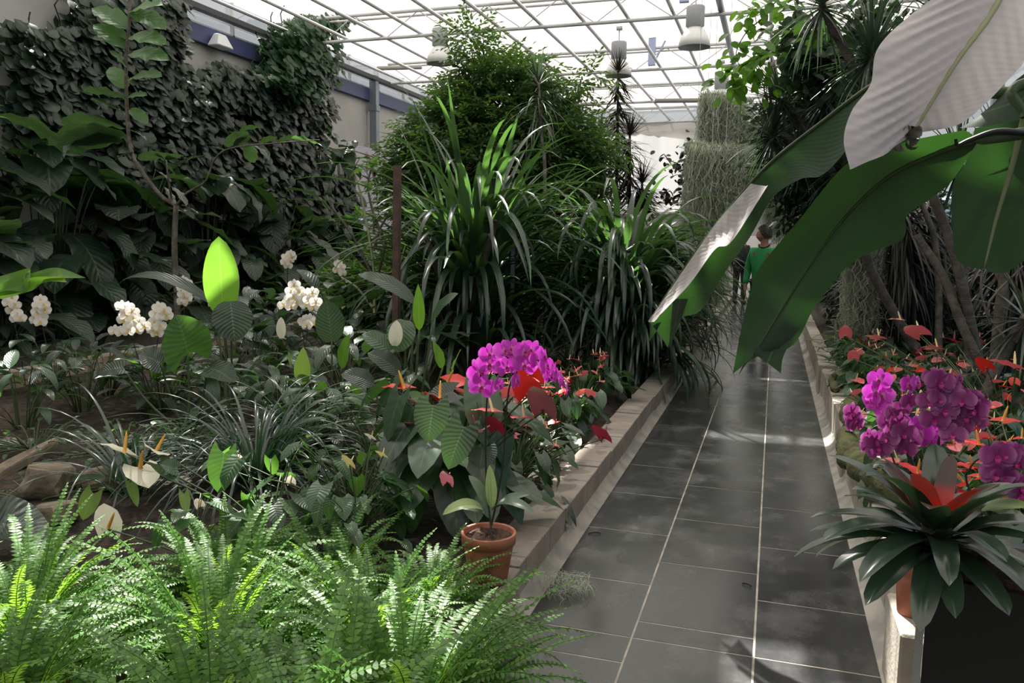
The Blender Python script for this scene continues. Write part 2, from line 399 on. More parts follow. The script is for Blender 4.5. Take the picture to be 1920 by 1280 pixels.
# ================================================================== the setting
XL, XR, YB, YF = -8.7, 3.6, 24.9, -2.5
ZR = 5.0
# floor: slate tiles in three columns with grout below
g = MB(); g.add(*boxq(-.93, .48, YF, YB, -.05, -.0015)); struct(g, 'floor', M['grout'])
t = MB(); rng = R_(3); TL = .655
def tiles(x0, x1, off):
    ys = [3.025 - .0] if off is None else None
    edges = [3.025]; y = 3.025+(off if off else TL)-.15*(0 if off else 1)
    return edges
for (x0, x1, first) in ((-.93, -.4635, 3.535), (-.4635, -.003, 3.17), (-.003, .46, 3.535)):
    e = [3.022]; y = first
    while y < YB: e.append(y); y += TL
    e.append(YB); lo = [3.022, 2.82 if x0 < -.9 or x0 > -.1 else 2.45]; y = lo[-1]-TL
    while y > YF: lo.append(y); y -= TL
    lo.append(YF); e = sorted(set(lo+e))
    for a, b in zip(e[:-1], e[1:]):
        gp = .0045
        v, f = boxq(x0+gp, x1-gp, a+gp, b-gp, -.01, 0.0)
        t.add(v, f, None, np.full(8, rng.random()))
o = t.build('floor_tiles', M['tile'], None, False); tag(o, kind='structure')

def cove(x0, x1, name):
    """cement fillet where path meets planter wall"""
    A = []
    for y in np.linspace(YF, YB, 90):
        A.append([(x0, y, .001), (x0+(x1-x0)*.35, y, .012), (x0+(x1-x0)*.75, y, .035), (x1, y, .07)])
    m = MB(); m.add(*grid(A)); struct(m, name, M['cove'], True)
cove(-.895, -.955, 'trim_1'); cove(.435, .505, 'trim_2')

def block_wall(x0, x1, y0, y1, h, mat, name, seed, step=.4, pil=0):
    r = R_(seed); m = MB()
    y = y0
    while y < y1:
        dz = r.uniform(-.006, .006); dx = r.uniform(-.004, .004)
        v, f = boxq(x0+dx, x1+dx, y+.002, min(y+step, y1)-.002, -.05, h+dz); m.add(v, f)
        y += step
    o = struct(m, name, mat); bv = o.modifiers.new('bevel', 'BEVEL'); bv.width = .006; bv.segments = 2
    return o
block_wall(-1.15, -.95, YF, 22.5, .19, M['block'], 'wall_planter_left', 5)
block_wall(.50, .65, YF, 22.5, .30, M['block_r'], 'wall_planter_right', 6)
# taller block piers in the right-hand planter wall
for i, (y, h) in enumerate(((5.55, .335), (8.6, .33), (2.74, .30))):
    m = MB(); m.add(*boxq(.475 if i < 2 else .445, .655, y, y+.34, -.04, h)); o = struct(m, 'trim_%d' % (3+i), M['block_r'])
    b = o.modifiers.new('bevel', 'BEVEL'); b.width = .008

# soil beds
def bed(x0, x1, y0, y1, z, name, seed, amp=.05, d=.12):
    r = R_(seed); nx = int((x1-x0)/d)+2; ny = int((y1-y0)/d)+2
    X, Y = np.meshgrid(np.linspace(x0, x1, nx), np.linspace(y0, y1, ny))
    Z = z+amp*(np.sin(X*2.1+1)*np.cos(Y*1.3)*.5+np.sin(X*5.7+Y*3.1)*.25)+r.normal(0, .009, X.shape)
    Z[:, 0] = np.minimum(Z[:, 0], z); Z[:, -1] = z-.03
    m = MB(); m.add(*grid(np.stack([X, Y, Z], -1))); return struct(m, name, M['soil'], True, 'stuff')
bed(-6.75, -1.15, YF, YB, .13, 'soil_bed', 11, .06)
bed(.65, XR, YF, YB, .25, 'soil_bed', 12, .05)
bed(-8.7, -7.95, YF, YB, .25, 'soil_bed', 13, .03)
# second path beyond the left bed with its low tan kerb
m = MB(); m.add(*boxq(-6.9, -6.75, YF, YB, -.04, .26)); struct(m, 'trim_6', M['tan_edge'])
m = MB(); m.add(*boxq(-7.95, -6.9, YF, YB, -.05, .0)); struct(m, 'floor_side_path', M['dull_floor'])
m = MB(); m.add(*boxq(-8.02, -7.93, YF, YB, -.04, .30)); struct(m, 'wall_planter_far', M['block'])
m = MB(); m.add(*tubes(np.array([(-7.0, YF, .20), (-7.0, YB, .20)]), .05, 10)); struct(m, 'trim_7', M['white_metal'], True)

# left wall with the blue beam
m = MB(); m.add(*boxq(XL-.2, XL, YF, YB, -.05, 4.55)); struct(m, 'wall_left', M['paint'])
m = MB(); m.add(*boxq(XL-.02, XL+.10, YF, YB, 4.52, 4.78)); struct(m, 'trim_8', M['blue'])
# glazed clerestory strip above the beam
m = MB(); m.add(*boxq(XL-.05, XL-.04, YF, YB, 4.78, 5.35)); struct(m, 'window_1', M['glass'])
m = MB()
for z in (4.80, 4.98): m.add(*boxq(XL-.03, XL+.03, YF, YB, z, z+.03))
y = YF
while y < YB: m.add(*boxq(XL-.03, XL+.03, y, y+.035, 4.78, 5.35)); y += 1.3
struct(m, 'trim_9', M['white_metal'])
# far wall: pale curtain with a sag, rail, paler lower sheet
A = []
for z in np.linspace(2.35, 5.0, 12):
    row = []
    for x in np.linspace(XL, XR, 90):
        zz = z if z > 4.9 else z
        row.append((x, YB-.12+.03*sin(x*6)+.02*sin(x*17), zz))
    A.append(row)
m = MB(); m.add(*grid(A)); struct(m, 'curtain', M['curtain'], True)
A = [[(x, YB-.30+.03*sin(x*4), 5.0-k*(.10+.45*math.exp(-((x+1.9)/2.4)**2))) for x in np.linspace(-5.2, .8, 60)] for k in np.linspace(0, 1, 6)]
m = MB(); m.add(*grid(A)); struct(m, 'curtain_swag', M['curtain'], True)
m = MB(); m.add(*boxq(XL, XR, YB, YB+.15, -.05, 2.35)); struct(m, 'wall_back', M['paint'])
m = MB(); m.add(*boxq(XL, XR, YB+.1, YB+.15, 2.35, 5.4)); struct(m, 'window_2', M['glass'])
m = MB()
for z in (2.33, 2.62): m.add(*boxq(XL, XR, YB-.28, YB-.2, z, z+.07))
struct(m, 'trim_10', M['white_metal'])
# right wall: blue tank wall low, glass above, white rails
m = MB(); m.add(*boxq(XR+.25, XR+.35, YF, YB, -.6, 2.6)); struct(m, 'wall_right', M['blue_pane'])
m = MB(); m.add(*boxq(XR, XR+.01, YF, YB, 2.6, 5.3)); struct(m, 'window_3', M['glass'])
for i, z in enumerate((.12, .55, 1.3)):
    m = MB(); m.add(*tubes(np.array([(XR-.05, YF, z), (XR-.05, YB, z)]), .045, 10)); struct(m, 'trim_%d' % (11+i), M['rail_white'], True)
# front wall behind the photographer, low part opaque
m = MB(); m.add(*boxq(XL, XR, YF-.15, YF, -.05, 2.2)); struct(m, 'wall_front', M['paint'])
m = MB(); m.add(*boxq(XL, XR, YF-.1, YF-.09, 2.2, 5.3)); struct(m, 'window_4', M['glass'])

# roof: trusses across, bars along, shade cloth above
TY = [1.6, 5.5, 9.42, 13.3, 17.12, 21.0, 24.6]
for i, y in enumerate(TY):
    m = MB(); x0, x1 = XL+.2, XR
    m.add(*tubes(np.array([(x0, y, ZR), (x1, y, ZR)]), .030, 8)); m.add(*tubes(np.array([(x0, y, ZR+.42), (x1, y, ZR+.42)]), .030, 8))
    m.add(*tubes(np.array([(x0, y+.28, ZR+.42), (x1, y+.28, ZR+.42)]), .022, 6))
    xs = np.arange(x0, x1, .62); seg = []
    for j, x in enumerate(xs[:-1]):
        a, b = (ZR, ZR+.42) if j % 2 else (ZR+.42, ZR); seg.append([(x, y, a), (x+.62, y, b)])
    m.add(*tubes(np.array(seg), .010, 5))
    o = struct(m, 'roof_truss', M['white_metal'], True)
for j in range(17):
    x = -8.18+.722*j
    if x > XR: break
    m = MB(); m.add(*tubes(np.array([(x, YF, ZR+.06), (x, YB, ZR+.06)]), .030 if j != 10 else .05, 8))
    struct(m, 'roof_bar', M['white_metal'] if j != 10 else M['post'], True)
m = MB(); m.add(*boxq(-8.55, -8.42, YF, YB, ZR-.06, ZR+.02)); m.add(*tubes(np.array([(-8.36, YF, ZR-.12), (-8.36, 10.4, ZR-.12)]), .04, 8))
struct(m, 'gutter_beam', M['dark_metal'])
for y in (4.6, 16.4, 20.3):
    m = MB(); m.add(*boxq(-8.60, -8.44, y, y+.14, -.05, ZR+.05)); m.add(*boxq(-8.62, -8.42, y-.02, y+.16, 4.3, 4.42)); struct(m, 'steel_post', M['post'])
m = MB(); m.add(*boxq(2.55, 2.67, 12.0, 12.12, 0, ZR)); struct(m, 'steel_post', M['post'])
# shade cloth of small cells, gaps added to let sun fall on the target spots
ZC = 5.62
targets = [  # (x, y, z, half x, half y): where the photo shows direct sun
 (.12, 6.60, 0, .62, .14), (.25, 9.55, 0, .40, .08), (-2.4, 2.3, .6, .6, .36), (-1.6, 2.5, .6, .42, .28), (-1.15, 2.45, .6, .18, .25),(-1.0, 1.75, .5, .12, .08),
 (-2.3, 3.1, .6, .2, .25), (*D(990, 668, 2.93), .18, .12), (-1.45, 5.0, .5, .16, .5), (-1.7, 6.0, .6, .12, .4),
 (-2.9, 8.0, 2.5, .35, .35), (-3.5, 7.9, 1.9, .25, .25), (-1.9, 8.6, 1.9, .35, .3), (-1.5, 3.4, 1.0, .14, .14), (*D(1648, 738, 3.87), .14, .16), (1.15, 5.2, .6, .25, .2), (1.4, 7.2, .5, .3, .3), (.82, 3.75, .7, .08, .08), (.8, 5.2, .4, .25, .12),
 (*D(1375, 480, 3.5), .16, .30), (*D(1285, 575, 3.7), .16, .18), (*D(1790, 300, 2.5), .11, .11), (*D(1470, 345, 3.25), .14, .10), (*D(1425, 505, 2.9), .05, .05), (-3.7, 6.1, 1.2, .25, .2), (-2.4, 6.0, 1.1, .2, .2),
 (-5.5, 4.5, 1.0, .3, .2), (-4.6, 5.0, 1.0, .3, .2), (-3.7, 5.9, 1.1, .25, .2), (-3.7, 4.7, 1.5, .15, .12), (-5.2, 4.2, 1.3, .2, .15), (.50, 2.75, .2, .06, .12),
]
holes = []
for (x, y, z, hx, hy) in targets:
    k = (ZC-z)/SUN_DIR[2]; holes.append((x+SUN_DIR[0]*k, y+SUN_DIR[1]*k, hx, hy))
cx = np.arange(XL-.1, XR+.6, .12); cy = np.arange(YF-.2, YB+.5, .12); m = MB(); idxv = {}; V = []; Fq = []
X, Y = np.meshgrid(cx, cy); Z = ZC+.04*np.sin(Y*1.47)+.02*np.sin(X*5)
idx = np.arange(X.size).reshape(X.shape); keep = np.ones((len(cy)-1, len(cx)-1), bool)
XX = X[:-1, :-1]+.06; YY = Y[:-1, :-1]+.06
for (hx0, hy0, hx, hy) in holes: keep &= ~((np.abs(XX-hx0) < hx) & (np.abs(YY-hy0) < hy))
f = np.stack([idx[:-1, :-1], idx[:-1, 1:], idx[1:, 1:], idx[1:, :-1]], -1)[keep]
m.add(np.stack([X, Y, Z], -1).reshape(-1, 3), f); struct(m, 'ceiling', M['cloth'], True)

# ================================================================== roof things
def highbay(name, label, loc, group='hanging hall lamps'):
    o = thing(name, label, 'lamp', loc, 0, group)
    m = MB(); m.add(*lathe([(0, .30), (.13, .30), (.135, .28), (.135, .02), (.10, 0), (0, 0)], 24)); m.build('lamp_housing', M['lamp'], o)
    m = MB(); m.add(*lathe([(.10, 0), (.15, -.05), (.215, -.16), (.235, -.28), (.232, -.28), (.21, -.16), (.145, -.05), (.09, -.005)], 28)); m.build('lamp_shade', M['refl'], o)
    m = MB(); m.add(*tubes(np.array([(0, 0, .30), (0, 0, .56)]), .012, 6)); m.add(*boxq(-.05, .05, -.03, .03, .5, .56)); m.build('hanger', M['lamp'], o)
    return o
M['refl'] = plain('milky_reflector', (.80, .80, .80), .25)
p = D(825, 88, 13.3)
lamp0 = highbay('hanging_lamp', 'round grey hall lamp hanging left of the leafy tree top', p)
regkids()
for (px, py, y, lab) in ((1303, 52, 12.6, 'large grey hall lamp with milky shade above the mossy poles, nearest of the lamps'), (1352, 168, 17.1, 'small hall lamp just above the upper hanging moss curtain'),
                         (1078, 236, 21.0, 'smallest hall lamp, low at the right edge of the leafy tree'), (1160, 112, 14.6, 'hall lamp hanging directly behind the tip of the thin dark dracaena')):
    dup(lamp0, lab, D(px, py, y))
# emergency light on the blue beam
o = thing('emergency_lamp', 'pale wedge-shaped lamp fixed to the blue beam above the ivy', 'lamp', XP(412, 72, -8.5))
m = MB(); v, f = boxq(-.10, .12, -.20, .20, -.14, .06); v[v[:, 2] > 0, 1] *= .45; v[(v[:, 2] > 0), 0] *= .5; m.add(v, f); q = m.build('lamp_housing', M['rail_white'], o, False); bb = q.modifiers.new('b', 'BEVEL'); bb.width = .015
m = MB(); m.add(*boxq(-.20, -.08, -.02, .02, .0, .04)); m.build('bracket', M['lamp'], o, False)
for (px, py, y, lab) in ((1283, -2, 13.2, 'light blue steel bracket at the top edge, left of the large hall lamp'), (1222, 118, 17.1, 'light blue steel bracket on the roof truss above the thin dark dracaena')):
    m = MB(); m.add(*boxq(-.07, .07, -.05, .05, -.05, .50)); m.add(*tubes(np.array([(.07, 0, .05), (.26, 0, .42)]), .02, 6)); o = m.build('roof_bracket', M['blue_clip'], None, False)
    tag(o, lab, 'bracket', 'blue roof brackets'); o.location = D(px, py, y)
for (a, b, y, lab) in (((1228, 189), (1410, 187), 16.9, 'long cream tube crossing the roof behind the upper hanging moss'), ((1090, 196), (1118, 195), 18.0, 'short cream tube end beside the leafy tree'), ((708, 128), (790, 126), 16.5, 'cream tube under the roof left of the leafy tree')):
    m = MB(); m.add(*tubes(np.array([D(*a, y), D(*b, y)]), .045, 10)); tag(m.build('roof_tube', M['pale_edge'], None), lab, 'tube', 'cream tubes under the roof')
# orchid picture banner on the left wall
p0 = XP(665, 272, -8.38); p1 = XP(762, 280, -8.38)
o = thing('orchid_poster', 'lilac banner with printed pink orchid sprays on the left wall', 'poster', (-8.38, (p0[1]+p1[1])/2, 1.9))
M['poster'] = plain('lilac_banner', (.40, .38, .47), .6, var=(.45, .43, .50), vs=1)
M['pink_print'] = plain('pink_print', (.50, .20, .36), .6)
hw = (p1[1]-p0[1])/2
m = MB(); m.add(*boxq(-.012, .012, -hw, hw, -1.6, 1.55)); m.build('banner_sheet', M['poster'], o, False)
r = R_(8); m = MB()
for (yy, zz) in ((-.6, 1.1), (.25, 1.0), (.95, .6), (-.5, -.1), (.55, -.2)):
    for q in range(7):
        a = r.random(3)*6.28; c = np.array((.017, yy+r.normal(0, .13), zz+r.normal(0, .13)))
        az = a[:1]+np.arange(5)*1.256; T = np.stack([np.zeros(5), np.cos(az), np.sin(az)], -1)
        m.add(*leaves(np.repeat(c[None], 5, 0), T, (1, 0, 0), .09, .07, 0, 'petal', 3, 2, rng=r))
m.build('printed_orchid', M['pink_print'], o)
m = MB()
for (yy, zz) in ((-.6, 1.1), (.25, 1.0), (.55, -.2)):
    m.add(*tubes(curve((.016, yy, zz), (.016, yy+.4, zz-1.1), .5, 8), .010, 4))
m.build('printed_stem', M['stem'], o)
# rusty square post in the bed
p = D(738, 310, 6.6); m = MB(); m.add(*boxq(-.028, .028, -.028, .028, 0, p[2]-.05)); o = m.build('rusty_post', M['rust'], None, False)
tag(o, 'rusty brown square steel post standing left of the tall strap-leaved clump', 'post'); o.location = (p[0], p[1], .05); o.rotation_euler = (0, radians(1.0), 0)
p = D(963, 430, 7.9); m = MB(); m.add(*boxq(-.02, .02, -.02, .02, 0, p[2]-.1)); m.add(*boxq(-.03, .03, -.03, .03, p[2]-.1, p[2]-.06)); o = m.build('support_stake', M['post'], None, False)
tag(o, 'thin grey stake half hidden in the middle of the strap-leaved clump', 'stake'); o.location = (p[0], p[1], .1)

# ================================================================== plant builders
def in_poly(x, y, poly):
    p = np.asarray(poly, float); n = len(p); c = np.zeros(len(x), bool); j = n-1
    for i in range(n):
        xi, yi = p[i]; xj, yj = p[j]
        c ^= ((yi > y) != (yj > y)) & (x < (xj-xi)*(y-yi)/(yj-yi+1e-12)+xi); j = i
    return c
def sample_poly(r, poly, k):
    p = np.asarray(poly, float); out = np.zeros((0, 2))
    while len(out) < k:
        q = r.uniform(p.min(0), p.max(0), (k*3, 2)); out = np.concatenate([out, q[in_poly(q[:, 0], q[:, 1], p)]])
    return out[:k]

# ---- ivy and creepers on the left wall (regions traced on the wall plane)
def wall_poly(px_poly, x=-8.55):
    return [tuple(XP(px, py, x)[1:]) for px, py in px_poly]
def ivy(name, label, px_poly, k, size, mat, seed, thick=.45, xw=-8.55, prof='heart'):
    r = R_(seed); wp = wall_poly(px_poly, xw); q = sample_poly(r, wp, k); depth = r.random(k)**1.5*thick
    P = np.stack([xw+.04+depth, q[:, 0]+r.normal(0, .04, k), q[:, 1]], -1)
    T = nrm(np.stack([r.uniform(.15, .8, k), r.normal(0, .8, k), -r.uniform(.2, 1.0, k)], -1))
    N = nrm(np.stack([r.uniform(.5, 1, k), r.normal(0, .25, k), r.uniform(.2, .9, k)], -1))
    c = np.mean(wp, 0)
    o = thing(name, label, 'climbing plant', (xw+.1, c[0], max(0, min(z for _, z in wp))))
    off = np.array(o.location)
    m = MB(); m.add(*leaves(P-off, T, N, size*r.uniform(.55, 1.15, k), size*r.uniform(.75, 1.3, k), .5, prof, 4, 2, -.25, .35, rng=r)); m.build('foliage', mat, o)
    m = MB(); st = []
    for i in range(26):
        a, b = q[r.integers(k)], q[r.integers(k)]
        z0, z1 = min(a[1], b[1]), max(a[1], b[1]); t = np.linspace(0, 1, 9)
        st.append(np.stack([np.full(9, xw+.05)+r.uniform(0, .12, 9), a[0]+(b[0]-a[0])*.25*t+r.normal(0, .05, 9), z0+(z1-z0)*t], -1)-off)
    m.add(*tubes(np.array(st), .010, 5)); m.build('vine_stem', M['bark_dark'], o)
    return o
ivy('ivy', 'dense dark ivy mass covering the wall left of the lilac banner', [(500, 150), (535, 70), (600, 200), (570, 330), (615, 330), (660, 400), (640, 420), (600, 520), (400, 520), (330, 330), (290, 250), (310, 180), (365, 130), (400, 115)], 5200, .17, M['ivy'], 21)
ivy('ivy', 'fresher green ivy climbing over the blue beam to the roof bars', [(485, 60), (520, 35), (600, 25), (615, 35), (575, 70), (585, 130), (545, 190), (500, 190), (440, 150), (480, 110)], 1900, .15, M['ivy_green'], 22, .8)
ivy('climbing_vine', 'small-leaved dark creeper hanging on the wall at the upper left corner', [(0, 40), (60, 60), (110, 55), (125, 0), (300, 0), (300, 130), (240, 200), (150, 170), (120, 230), (60, 240), (0, 235)], 3800, .15, M['ivy'], 23, .5, prof='lance')
ivy('climbing_vine', 'sparse creeper with bare stems on the pale wall above the big leaves at left', [(0, 235), (60, 240), (40, 300), (90, 320), (30, 340), (0, 330)], 160, .13, M['ivy'], 24, .2, prof='lance')
ivy('ivy', 'loose dark ivy trailing on the wall below the tall sunlit tree shoot', [(120, 170), (240, 200), (300, 130), (350, 160), (320, 400), (200, 400), (150, 300), (190, 250)], 1500, .16, M['ivy'], 25, .5)

# ---- big paddle leaves: petioles from the ground, large blades
def paddle_plant(name, label, cat, loc, n, h, spread, L, W, mat, seed, prof='oval', group=None, lobe=0., bend=1.1, hmin=.3, tilt=.2, wave=.05, az=None, stem='stem', fold=.15, rows=8, rs=.012):
    r = R_(seed); o = thing(name, label, cat, loc, 0, group)
    a = r.uniform(0, 2*PI, n) if az is None else r.uniform(az[0], az[1], n)
    hh = h*r.uniform(hmin, 1, n); sp = spread*r.uniform(.25, 1, n)*(1.15-.5*hh/h)
    base = np.stack([.06*spread*np.cos(a)*2, .06*spread*np.sin(a)*2, np.zeros(n)], -1)
    tip = np.stack([sp*np.cos(a), sp*np.sin(a), hh], -1)
    C = np.array([curve(b, t_, 0, 7, mid=(b[0]*.6+t_[0]*.4, b[1]*.6+t_[1]*.4, t_[2]*.75)) for b, t_ in zip(base, tip)])
    m = MB(); m.add(*tubes(C, np.linspace(rs, rs*.55, 7)[None].repeat(n, 0), 5)); m.build('stalk', M[stem], o)
    el = r.uniform(-.5, .75, n)+tilt; T, N = dirs(a+r.normal(0, .45, n), el)
    m = MB(); s = r.uniform(.65, 1.15, n)
    m.add(*leaves(tip, T, N, L*s, W*s, bend*r.uniform(.5, 1.3, n), prof, rows, 4, fold, lobe, wave, rng=r)); m.build('foliage', mat, o)
    return o
# far bed against the left wall
big = [
 (-8.25, 6.2, 2.55, 'big-leaved dark plant at the left frame edge below the wall creeper', 31, 'leaf_grey', 16),
 (-8.2, 7.5, 2.35, 'big-leaved dark plant against the wall, second from the left frame edge', 32, 'leaf_dark', 18),
 (-8.25, 8.8, 2.3, 'big paddle-leaved plant behind the bent bare branch of the young tree', 33, 'leaf_grey', 18),
 (-8.2, 10.3, 2.2, 'big paddle-leaved plant just right of the thin young tree trunk', 34, 'leaf_dark', 18),
 (-8.2, 12.0, 2.2, 'large dark-leaved plant at the foot of the dense ivy', 35, 'leaf_grey', 16),
 (-8.2, 13.9, 1.7, 'low dark leafy plant under the ivy near the lilac banner', 36, 'leaf_dark', 16),
 (-8.25, 5.0, 1.9, 'low big-leaved plant at the far left behind the second path', 37, 'leaf_dark', 14)]
for (x, y, h, lab, sd, mt, n) in big:
    paddle_plant('paddle_leaf_plant', lab, 'plant', (x, y, .25), n+30, h, .95, .80, .46, M[mt], sd, 'oval', None, 0, 1.2, .12, .05, .06, (-1.9, 1.9))
paddle_plant('climbing_philodendron', 'round-leaved climber with bare forked stems on the wall left of the lilac banner', 'plant', (-8.35, XP(640, 300, -8.35)[1], 2.1), 12, 1.5, .6, .42, .34, M['leaf_dark'], 38, 'heart', None, .25, 1.2, .3, -.5, .05, (-2.2, 1.5), 'bark')
paddle_plant('climbing_philodendron', 'dark round leaves hanging at the right edge of the dense ivy', 'plant', (-8.3, XP(590, 260, -8.3)[1], 2.0), 11, 1.9, .35, .38, .30, M['leaf_dark'], 39, 'heart', None, .25, 1.2, .1, -.5, .05, (-1.5, 1.5), 'bark')
# understorey of the far bed
for i, (x, y, lab) in enumerate(((-7.9, 6.6, 'mottled low foliage behind the second path under the leftmost white orchids'), (-7.85, 8.3, 'mottled low foliage behind the second path beside the white orchid pair'), (-7.7, 10.6, 'low leafy plant behind the bright upright leaf'), (-7.5, 12.6, 'low leafy plant at the far end of the second path'))):
    paddle_plant('patterned_leaf_plant', lab, 'plant', (x, y, .28), 60, .65, .6, .30, .13, M['leaf_grey'], 41+i, 'lance', None, 0, 1.3, .1, .1)

# ---- strap leaved plants
def strap_clump(name, label, cat, loc, n, L, W, mat, seed, el=(.5, 1.45), bend=(1.2, 2.4), spread=.15, zr=(0, .1), prof='strap', group=None, rows=10, fold=.35, bp=1.4, taller=0, az=None, wave=0, asobj=False):
    r = R_(seed); a = r.uniform(0, 2*PI, n) if az is None else r.uniform(az[0], az[1], n)
    e = r.uniform(el[0], el[1], n); T, N = dirs(a, e); rad = spread*np.sqrt(r.random(n))
    P = np.stack([rad*np.cos(a), rad*np.sin(a), r.uniform(zr[0], zr[1], n)], -1)
    m = MB(); m.add(*leaves(P, T, N, r.uniform(L[0], L[1], n), W*r.uniform(.75, 1.15, n), r.uniform(bend[0], bend[1], n), prof, rows, 2, fold, 0, wave, bp, r))
    return m, r
def strap_thing(name, label, cat, loc, *a, stems=None, **k):
    m, r = strap_clump(name, label, cat, loc, *a, **k)
    if stems:
        o = thing(name, label, cat, loc, 0, k.get('group')); m.build('foliage', a[3], o)
        s = MB()
        for (n, h, sp, rr) in [stems]:
            C = np.array([curve((r.normal(0, sp*.4), r.normal(0, sp*.4), -.1), (r.normal(0, sp), r.normal(0, sp), h*r.uniform(.5, 1)), 0, 6) for _ in range(n)])
            s.add(*tubes(C, rr, 6))
        s.build('stem', M['bark_dark'], o)
    else:
        o = m.build(name, a[3], None); tag(o, label, cat, k.get('group')); o.location = loc
    return o
c1 = D(885, 560, 8.0); c2 = D(1165, 560, 8.6)
strap_thing('strap_leaf_clump', 'tall arching strap-leaved clump in the middle of the bed, taller of the two', 'plant', (c1[0], 8.0, .15), 440, (.8, 1.75), .095, M['strap'], 51, (.1, 1.5), (1.0, 2.6), .48, (.15, 1.65), 'strap', stems=(16, 1.6, .35, .03), bp=1.5)
# long upright blades of the same clump
m, r = strap_clump('', '', '', None, 26, (1.0, 1.7), .10, None, 52, (.8, 1.5), (.15, 1.1), .5, (.9, 1.7), 'sword', bp=2)
o = bpy.data.objects['strap_leaf_clump']; m.build('upright_blades', M['strap'], o)
m, r = strap_clump('', '', '', None, 18, (1.2, 1.9), .075, None, 53, (.5, .95), (.9, 1.5), .4, (.6, 1.1), 'sword', bp=1.3, az=(2.4, 3.9)); m.build('arching_blades', M['strap'], o)
strap_thing('strap_leaf_clump', 'lower dense strap-leaved clump leaning over the path kerb', 'plant', (c2[0], 8.6, .15), 540, (.7, 1.35), .085, M['strap'], 54, (.1, 1.5), (1.2, 2.9), .45, (.1, 1.4), 'strap', stems=(14, 1.35, .3, .03))
strap_thing('strap_leaf_clump', 'small strap-leaved clump drooping over the kerb onto the dark tiles', 'plant', (-1.22, 8.5, .15), 190, (.6, 1.1), .055, M['strap'], 55, (.2, 1.4), (1.6, 3.0), .2, (.0, .7), 'strap')
strap_thing('strap_leaf_clump', 'strap-leaved clump by the path below the lower hanging moss', 'plant', (-1.3, 11.2, .15), 220, (.6, 1.2), .06, M['strap'], 56, (.4, 1.4), (1.4, 2.8), .2, (.1, .8), 'strap')
# thin arching grass-like clumps
strap_thing('grassy_clump', 'large arching grass-like clump with thin glossy blades in front of the bed', 'plant', D(480, 860, 3.9)*(1, 1, 0)+(0, 0, .12), 210, (.55, .95), .024, M['grass'], 57, (.45, 1.45), (1.3, 2.3), .14, (0, .05), 'strap', rows=12)
strap_thing('grassy_clump', 'grass-like clump to the left of the large one, blades arching over the rocks', 'plant', D(250, 905, 3.45)*(1, 1, 0)+(0, 0, .12), 46, (.6, 1.0), .024, M['grass'], 58, (.5, 1.3), (1.3, 2.2), .10, (0, .05), 'strap', rows=12)
strap_thing('grassy_clump', 'grass-like clump right behind the large one, below the narrow lime leaf', 'plant', D(570, 800, 4.6)*(1, 1, 0)+(0, 0, .12), 110, (.5, .85), .022, M['grass'], 59, (.45, 1.4), (1.3, 2.2), .12, (0, .05), 'strap', rows=12)

# ---- ferns
def frond(r, k, L, W, bend, pin=26):
    """k fronds: rachis path with two rows of toothed pinnae, returned as arrays for MB"""
    return None
def fern_mesh(seed, nf=64, L=(.42, .72), W=.095, pin=30):
    r = R_(seed); m = MB(); a = r.uniform(0, 2*PI, nf); e = r.uniform(.1, 1.5, nf); T, N = dirs(a, e); Ln = r.uniform(L[0], L[1], nf); bd = r.uniform(.6, 2.3, nf)
    sway = r.normal(0, .25, nf)
    t = np.linspace(0, 1, pin+1); th = -bd[:, None]*t[None]**1.4
    A = np.cumsum(np.cos(th), 1)/(pin+1)*Ln[:, None]; B = np.cumsum(np.sin(th), 1)/(pin+1)*Ln[:, None]
    Sd = np.cross(T, N)
    C = A[..., None]*T[:, None]+B[..., None]*N[:, None]+(sway[:, None]*t[None]**2*Ln[:, None]*.4)[..., None]*Sd[:, None]
    P0 = np.stack([.07*np.cos(a), .07*np.sin(a), np.zeros(nf)], -1); C = C+P0[:, None]
    tg = nrm(np.gradient(C, axis=1)); nn = nrm(N[:, None]-(N[:, None]*tg).sum(-1, keepdims=True)*tg)
    # N must follow the bend
    nn = -np.sin(th)[..., None]*T[:, None]+np.cos(th)[..., None]*N[:, None]; sd = nrm(np.cross(tg, nn)); nn = np.cross(sd, tg)
    m.add(*tubes(C, np.linspace(.0022, .0008, pin+1)[None].repeat(nf, 0), 3)[:3] + (None,)) if False else m.add(*tubes(C, np.linspace(.0026, .001, pin+1)[None].repeat(nf, 0), 4))
    wl = W*.5*np.minimum(1, .35+2.5*t)*np.sqrt(np.clip(1-t**2.2, .02, 1)); wl = wl[None]*r.uniform(.8, 1.15, (nf, 1))
    for s in (-1, 1):
        c = C[:, 2:].reshape(-1, 3); d = (sd*s+tg*.28+nn*r.uniform(-.12, .25, (nf, 1, 1)))[:, 2:].reshape(-1, 3); n_ = nn[:, 2:].reshape(-1, 3)
        L_ = wl[:, 2:].ravel()*r.uniform(.85, 1.1, c.shape[0])
        m.add(*leaves(c, d, n_, L_, (Ln[:, None]*np.ones_like(t)[None]/pin*.80)[:, 2:].ravel(), r.uniform(-.1, .9, len(c)), 'pinna', 3, 2, 0, 0, .09, rng=r, wf=1.5))
    return m.mesh('boston_fern', M['fern'])
fm = [fern_mesh(61, 180, (.34, .62), .062, 32), fern_mesh(62, 170, (.30, .58), .058, 32), fern_mesh(63, 130, (.26, .48), .054, 28)]
